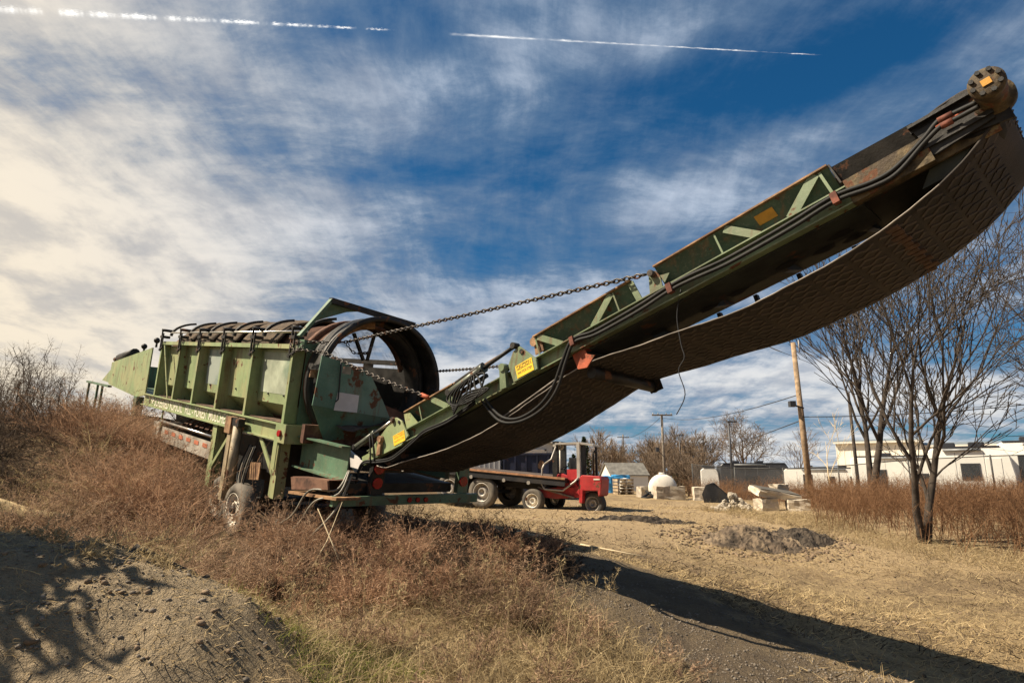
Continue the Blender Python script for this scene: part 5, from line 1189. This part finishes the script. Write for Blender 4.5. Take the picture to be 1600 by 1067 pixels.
def wire(a,b,sag,label,r=.012):
    a,b=V(a),V(b); P=[a.lerp(b,t)-V((0,0,4*sag*t*(1-t))) for t in np.linspace(0,1,14)]
    q=MB(); q.tube(P,r,4); q.build('power_line','wire_black',None,label=label,cat='wire',group='overhead wires')
wire((10.25,22.7,3.9),(14.0,60,6.5),.5,'upper wire from the near pole to the crossarm pole',.018)
wire((10.28,22.7,3.0),(25.9,100,5.0),.6,'lower wire running left from the near pole',.018)
wire((10.3,22.7,3.1),(22.5,19.5,4.2),.35,'wire running right from the near pole',.018)
wire((14,60,6.6),(18.9,110,7.6),.6,'wire between the two crossarm poles',.02)

# ------------------------------------------------------------------ yard clutter
def rock_mesh(seed,sub=1):
    bm=bmesh.new(); bmesh.ops.create_icosphere(bm,subdivisions=sub,radius=1); rd=random.Random(seed)
    for v in bm.verts: v.co*=1+rd.uniform(-.28,.28); v.co.z*=.75
    me=bpy.data.meshes.new('stone'); bm.to_mesh(me); bm.free(); me.materials.append(MATS['stone']); return me
ROCKS=[rock_mesh(i) for i in range(5)]
def block(x,y,w,h,d,rz,label,m='concrete',name='concrete_block',group='concrete blocks in the yard'):
    bm=bmesh.new(); bmesh.ops.create_cube(bm,size=1); bmesh.ops.subdivide_edges(bm,edges=bm.edges[:],cuts=3,use_grid_fill=True); rd=random.Random(int(x*100))
    for v in bm.verts: v.co=V((v.co.x*w,v.co.y*d,(v.co.z+.5)*h))+V((rd.uniform(-.025,.025),rd.uniform(-.025,.025),rd.uniform(-.02,.02)))
    me=bpy.data.meshes.new(name); bm.to_mesh(me); bm.free(); o=link_mesh(name,me,MATS[m],None,label=label,cat='block',group=group)
    o.location=(x,y,Hs(x,y)-.02); o.rotation_euler=(0,0,R(rz)); return o
block(7.45,31.2,1.35,.60,.7,0,'long pale concrete block in front of the white tank'); block(7.3,36,.75,.58,.7,12,'short concrete block left of the white tank'); block(8.9,30.6,.9,.62,.6,-8,'weathered concrete block behind the black bucket','concrete_pale')
def tank():
    x,y=7.75,33.6; z=Hs(x,y); o=empty('water_tank',(x,y,z),(0,0,R(-10)),'white domed plastic tank behind the concrete blocks','tank')
    q=MB(); q.lathe((0,0,.45),(0,1,0),[(.001,-.12),(.3,-.10),(.58,-.04),(.70,.06),(.70,.9),(.73,.92),(.73,.98),(.70,1.0),(.70,1.8),(.5,1.95),(.001,2.0)],28); q.build('shell','tank_white',o)
    q=MB(); q.box((-.6,.2,-.05),(.6,.4,.2)); q.box((-.6,1.4,-.05),(.6,1.6,.2)); q.build('cradle','wood_grey',o)
    q=MB(); q.tube([(0,1.0,1.13),(0,1.0,1.25)],.16,12); q.build('lid','tank_white',o)
tank()
q=MB(); q.tube([(6.6,32.4,.35),(6.9,31.9,.08),(6.5,31.5,.05),(6.3,31.9,.05),(6.8,32.3,.3)],.06,8); q.build('black_hose_coil','hose',None,label='loop of dark hose on the ground beside the tank',cat='hose')
def pallets():
    for (x,y,n,w,lab,m) in ((6.95,41,5,1.05,'tall stack of weathered wooden pallets left of the tank','pallet_wood'),(6.55,45.5,1,1.2,'low pallet under the second blue bundle','pallet_wood'),):
        z=Hs(x,y); o=empty('pallet_stack',(x,y,z),(0,0,R(8)),lab,'pallets','pallets in the yard')
        for k in range(n):
            for j in range(5):
                b=MB(); b.box((-w/2,-.5+j*.22,k*.2+.12),(w/2,-.5+j*.22+.14,k*.2+.15)); b.build('plank',m,o)
            for j in (-1,0,1):
                b=MB(); b.box((j*(w/2-.06)-.05,-.5,k*.2+.0),(j*(w/2-.06)+.05,.52,k*.2+.119)); b.build('bearer',m,o)
    def bundle(x,y,z,w,h,d,lab,m,cat='bundle',grp='covered bundles in the yard'):
        bm=bmesh.new(); bmesh.ops.create_cube(bm,size=1); bmesh.ops.subdivide_edges(bm,edges=bm.edges[:],cuts=4,use_grid_fill=True); rd=random.Random(int(x*77+z*9))
        for v in bm.verts:
            n=v.co.normalized(); v.co=v.co*.8+n*.12; v.co=V((v.co.x*w,v.co.y*d,(v.co.z+.46)*h))+V((rd.uniform(-.03,.03),rd.uniform(-.03,.03),rd.uniform(-.03,.03)))
        me=bpy.data.meshes.new('b'); bm.to_mesh(me); bm.free(); o=link_mesh('tarp_bundle',me,MATS[m],None,label=lab,cat=cat,group=grp); o.location=(x,y,z)
    bundle(6.35,44,.0,.8,1.15,.8,'blue tarp bundle nearest the forklift','blue_tarp'); bundle(7.95,48,.62,1.3,.6,.9,'wide blue tarp bundle on top of a grey crate','blue_tarp'); bundle(7.95,48,-.03,1.4,.62,.95,'grey crate carrying the wide blue bundle','grey_wall','crate'); bundle(6.45,45.5,.18,1.0,.7,.8,'small blue bundle on the low pallet','blue_tarp'); bundle(7.25,42,-.02,.6,1.0,.6,'pale wrapped crate beside the pallet stack','tank_white','crate')
pallets()
def bucket():
    x,y=8.55,27.2; z=Hs(x,y); o=empty('loader_bucket',(x,y,z),(0,0,R(-20)),'black steel loader bucket lying beside the rubble','bucket')
    prof=[(-.55,.0),(-.62,.35),(-.45,.72),(-.2,.80),(.65,.02),(.6,.0)]
    for s in (-.7,.68):
        q=MB(); q.plate([(a,s,b) for a,b in prof],(0,.02,0)); q.build('side_plate','bucket_black',o)
    q=MB()
    for (a,b),(c,d) in zip(prof[:4],prof[1:4]): q.plate([(a,-.69,b),(c,-.69,d),(c,.69,d),(a,.69,b)],(.015,0,-.01))
    q.plate([(-.55,-.69,0),(.6,-.69,0),(.6,.69,0),(-.55,.69,0)],(0,0,.02)); q.build('shell','bucket_black',o)
    q=MB(); q.box((.58,-.72,.0),(.75,.72,.03)); q.build('cutting_edge','dark_steel',o)
bucket()
def heap(name,x,y,rx,ry,h,m,label,seed,skew=.3,cat='heap',n=64):
    z0=Hs(x,y); vs=[];fs=[]
    for i in range(n+1):
        for j in range(n+1):
            a=-1.25+2.5*i/n; b=-1.25+2.5*j/n; r=math.hypot(a,b*(1+.15*math.sin(3*a+seed)))
            px,py=x+a*rx,y+b*ry; e=max(0,1-r)
            hh=h*(e**.85)*(1+.3*mnoise.noise(V((px*1.3,py*1.3,seed))))+.10*mnoise.noise(V((px*4,py*4,seed)))*min(1,e*5)+.07*mnoise.noise(V((px*11,py*11,seed)))*min(1,e*5)+.035*mnoise.noise(V((px*25,py*25,seed)))*min(1,e*5)
            vs.append((px,py,Hs(px,py)-.03+max(0,hh)+(.0 if e>0 else -.03)))
    for i in range(n):
        for j in range(n): fs.append((i*(n+1)+j,(i+1)*(n+1)+j,(i+1)*(n+1)+j+1,i*(n+1)+j+1))
    return MB().add(vs,fs,False).build(name,m,None,label=label,cat=cat)
mat('heap_soil',(.085,.062,.042),.95,var=.45,vscale=4,col2=(.17,.125,.08),bump=.9,bscale=22)
mat('dark_soil',(.05,.038,.027),.95,var=.4,vscale=5,bump=.9,bscale=20)
heap('dirt_heap',5.35,14.9,1.2,.8,.40,'heap_soil','low heap of crumbly soil at the edge of the yard',3,cat='dirt pile')
heap('dirt_heap',6.55,15.2,.9,.6,.24,'dark_soil','flat dark soil spill right of the larger heap',5,cat='dirt pile')
heap('dirt_ridge',3.1,16.8,1.7,.35,.16,'dark_soil','thin dark ridge of churned soil behind the machine',8,cat='dirt pile')
def rubble():
    x,y=6.75,20.2; o=empty('rubble_pile',(x,y,Hs(x,y)),label='pile of pale broken stones beside the black bucket',cat='rubble'); rd=random.Random(4)
    for k in range(85):
        a=rd.uniform(0,6.28); r=math.sqrt(rd.random()); h=.52*(1-r)*rd.uniform(.2,1); s=rd.uniform(.05,.12)
        c=bpy.data.objects.new('stone',ROCKS[k%5]); COL.objects.link(c); c.parent=o; c.location=(r*.62*math.cos(a),r*.5*math.sin(a),h+.02); c.scale=(s*1.2,s,s*.8); c.rotation_euler=(rd.uniform(0,3),rd.uniform(0,3),rd.uniform(0,3))
rubble()
s1=block(7.85,20.4,.55,.36,.5,10,'left boulder holding up the tilted slab','concrete_pale','boulder','broken slabs and boulders'); s2=block(8.75,20.2,.62,.34,.5,-12,'right boulder holding up the tilted slab','concrete_pale','boulder','broken slabs and boulders')
s3=block(8.2,20.6,1.35,.20,.75,6,'tilted dark topped concrete slab lying across two boulders','concrete_pale','concrete_slab','broken slabs and boulders'); s3.location.z+=.42; s3.rotation_euler=(R(10),R(9),R(6))
s4=block(8.62,21.2,.45,.25,.4,20,'small block resting behind the tilted slab','concrete','concrete_block','broken slabs and boulders'); s4.location.z+=.55
q=MB(); q.box((-.62,-.34,.205),(.66,.34,.23)); a_=q.build('asphalt_skin','asphalt_slab',s3)
# straw roll, sticks and scraps
def straw_log():
    x,y=-7.15,9.75; P=[(x-1.0,y-.35,Hs(x-1,y-.35)+.20),(x-.45,y-.12,Hs(x-.4,y)+.26),(x,y+.1,Hs(x,y)+.22),(x+.45,y+.28,Hs(x+.45,y+.28)+.20)]
    o=empty('straw_roll',(x,y,Hs(x,y)),label='tan straw erosion roll lying on the left bank',cat='straw roll')
    loc=V((x,y,Hs(x,y))); q=MB(); q.tube([V(p)-loc for p in P],[.20,.23,.20,.21],18); q.build('straw_body','straw',o)
    q=MB(); e=V(P[-1])-loc; d=(V(P[-1])-V(P[-2])).normalized(); q.tube([e+d*.002,e+d*.02],[.10,.09],14); q.build('hollow_end','black_hole',o)
straw_log()
def stick(pts,r,label,m='stick'):
    q=MB(); P=[(x,y,Hs(x,y)+dz) for x,y,dz in pts]; q.tube(P,[r*(1-.6*i/(len(P)-1)) for i in range(len(P))],7); q.build('stick',m,None,label=label,cat='stick')
stick([(-2.85,5.05,.02),(-2.72,5.25,.07),(-2.6,5.45,.12),(-2.45,5.6,.10)],.045,'dark broken stick jutting out of the berm')
stick([(-3.4,5.2,.02),(-3.32,5.25,.09),(-3.22,5.22,.10),(-3.16,5.15,.0)],.012,'thin bent root arching from the berm','pale_wood')
q=MB(); q.bar((.12,12.4,Hs(.12,12.4)+.04),(.52,12.2,Hs(.52,12.2)+.04),.08,.04); q.build('wood_scrap','pale_wood',None,label='pale scrap of lumber on the ground under the conveyor',cat='wood scrap')
stick([(-2.6,8.4,.0),(-2.35,8.5,.5),(-2.2,8.55,.95)],.012,'tall leaning dead stalk in front of the step box','pale_wood'); stick([(-2.0,8.3,.0),(-2.25,8.4,.45),(-2.5,8.5,.9)],.012,'crossed dead stalk left of the hose loops','pale_wood')
stick([(1.25,12.2,.02),(1.9,11.7,.05),(2.3,11.6,.03)],.02,'bent pale stick lying on the dark gravel','pale_wood')

# ------------------------------------------------------------------ fence
def fence():
    m,t,b=newmat('fence_mesh'); b.inputs['Base Color'].default_value=(.05,.05,.05,1); b.inputs['Alpha'].default_value=.28; b.inputs['Roughness'].default_value=.6
    P=[V((10.5,38,0)),V((15.5,31,0)),V((19.5,26.5,0)),V((26,21,0))]; pts=[]
    for a,c in zip(P,P[1:]):
        n=max(1,round((c-a).length/2.6))
        for k in range(n): pts.append(a.lerp(c,k/n))
    pts.append(P[-1]); pts=[V((p.x,p.y,Hs(p.x,p.y))) for p in pts]
    o=empty('chain_link_fence',tuple(pts[0]),label='dark chain link fence running behind the thicket',cat='fence'); L=pts[0]
    for p in pts: q=MB(); q.tube([p-L,p-L+V((0,0,1.95))],.035,7); q.build('post','fence_steel',o)
    for a,c in zip(pts,pts[1:]):
        q=MB(); q.tube([a-L+V((0,0,1.9)),c-L+V((0,0,1.9))],.02,6); q.build('top_rail','fence_steel',o)
        q=MB(); q.add([a-L+V((0,0,.05)),c-L+V((0,0,.05)),c-L+V((0,0,1.88)),a-L+V((0,0,1.88))],[(0,1,2,3)]); q.build('fence_mesh',m,o)
fence()

# ------------------------------------------------------------------ trees
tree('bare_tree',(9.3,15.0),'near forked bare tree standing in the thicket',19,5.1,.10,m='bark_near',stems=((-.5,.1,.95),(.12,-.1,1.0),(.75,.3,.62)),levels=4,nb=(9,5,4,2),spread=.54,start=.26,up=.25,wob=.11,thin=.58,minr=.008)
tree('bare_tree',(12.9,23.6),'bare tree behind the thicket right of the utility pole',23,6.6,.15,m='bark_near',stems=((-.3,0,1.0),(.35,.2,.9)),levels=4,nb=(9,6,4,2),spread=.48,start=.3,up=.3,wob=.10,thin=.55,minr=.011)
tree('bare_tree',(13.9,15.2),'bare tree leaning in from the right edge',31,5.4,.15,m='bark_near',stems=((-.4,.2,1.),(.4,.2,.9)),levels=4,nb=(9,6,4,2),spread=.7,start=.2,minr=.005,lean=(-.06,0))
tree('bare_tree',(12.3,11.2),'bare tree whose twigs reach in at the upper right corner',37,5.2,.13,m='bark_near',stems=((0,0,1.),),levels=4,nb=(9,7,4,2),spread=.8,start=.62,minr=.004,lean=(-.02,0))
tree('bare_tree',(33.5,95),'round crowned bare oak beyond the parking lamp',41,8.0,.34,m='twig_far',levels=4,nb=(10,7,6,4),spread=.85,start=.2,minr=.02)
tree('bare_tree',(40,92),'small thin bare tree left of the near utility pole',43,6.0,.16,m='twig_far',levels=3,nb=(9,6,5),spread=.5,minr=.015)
tree('bare_tree',(14.6,30),'pale sapling with a curved white stem in the thicket',45,3.2,.05,m='pale_wood',levels=3,nb=(6,4,3),spread=.5,minr=.006)
def treeline():
    q=MB(); rd=random.Random(9); vs=[];fs=[]
    def put(x,y,h,sd,sp,mr):
        mb=tree_mb(sd,h,h*.035,levels=3,nb=(9,7,6),spread=sp,start=.12,minr=mr); z=Hs(x,y)
        q.add([(a+x,b+y,c+z) for a,b,c in mb.v],mb.f)
    for k in range(24): put(rd.uniform(12,30),rd.uniform(100,135),rd.uniform(4.5,7.2),100+k,.5,.028)
    for k in range(14): put(rd.uniform(16,22.5),rd.uniform(72,85),rd.uniform(2.4,4.2),200+k,.55,.016)
    for k in range(26): put(rd.uniform(-60,-12),rd.uniform(90,140),rd.uniform(4,7.),300+k,.55,.03)
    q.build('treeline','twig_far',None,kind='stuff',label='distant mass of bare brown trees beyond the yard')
treeline()
def evergreen(x,y,h,r,label,seed):
    o=empty('evergreen_tree',(x,y,Hs(x,y)),label=label,cat='tree',group='evergreens beyond the yard'); rd=np.random.default_rng(seed)
    q=MB(); q.tube([(0,0,0),(0,0,h*.95)],[h*.03,.02],6); q.build('trunk','bark_dark',o)
    n=1500; t=rd.random(n)**.8; rr=r*(1.02-t)*rd.uniform(.2,1,n)*(1+.35*np.sin(t*19+seed)); a=rd.uniform(0,6.28,n); P=np.stack([rr*np.cos(a),rr*np.sin(a),h*(.08+.92*t)],1)
    D=unit(np.stack([np.cos(a),np.sin(a),rd.normal(-.1,.4,n)],1)); v,f,_=ribbons(P,D,rd.uniform(.2,.45,n)*h*.12,np.full(n,h*.035),rd.normal(0,.2,(n,3)),2)
    npmesh('crown',v,f,'needles',o)
for k,(x,y,h,r,l) in enumerate(((5.0,70,3.4,1.5,'low dark pine behind the forklift cab'),(7.0,74,3.6,1.6,'rounded pine just right of the garage'),(3.6,72,3.9,1.6,'dark pine beside the garage corner'),(20.8,82,4.2,1.2,'dark evergreen in the brush left of the black caravan'),(22.6,84,4.6,1.3,'taller evergreen beside the dark parking lamp'),(24.6,83,4.0,1.2,'evergreen just left of the bare oak'),(10.9,98,7.2,1.5,'pointed conifer rising behind the forklift guard'))): evergreen(x,y,h,r,l,k)

def leafy(x,y,h,r,label,seed):
    o=empty('unseen_shade_shrub',(x,y,Hs(x,y)),label=label,cat='shrub'); rd=np.random.default_rng(seed); n=9000
    q=MB(); q.tube([(0,0,-.1),(.05,0,h*.6),(0,.05,h*.8)],[.12,.09,.05],8); q.build('trunk','bark_dark',o)
    P=unit(rd.normal(size=(n,3)))*rd.uniform(.45,1,(n,1))*np.array([r,r,r*.95])*(1+.2*rd.normal(size=(n,1))); P[:,2]+=h-r
    v,f,_=ribbons(P,unit(rd.normal(size=(n,3))),rd.uniform(.15,.35,n),np.full(n,.10),rd.normal(0,.2,(n,3)),2); npmesh('crown',v,f,'needles',o)
leafy(-6.05,4.45,3.25,1.2,'unseen evergreen shrub added left of the soil berm to shade it',21)  # added out of view to cast shade over the berm's left corner
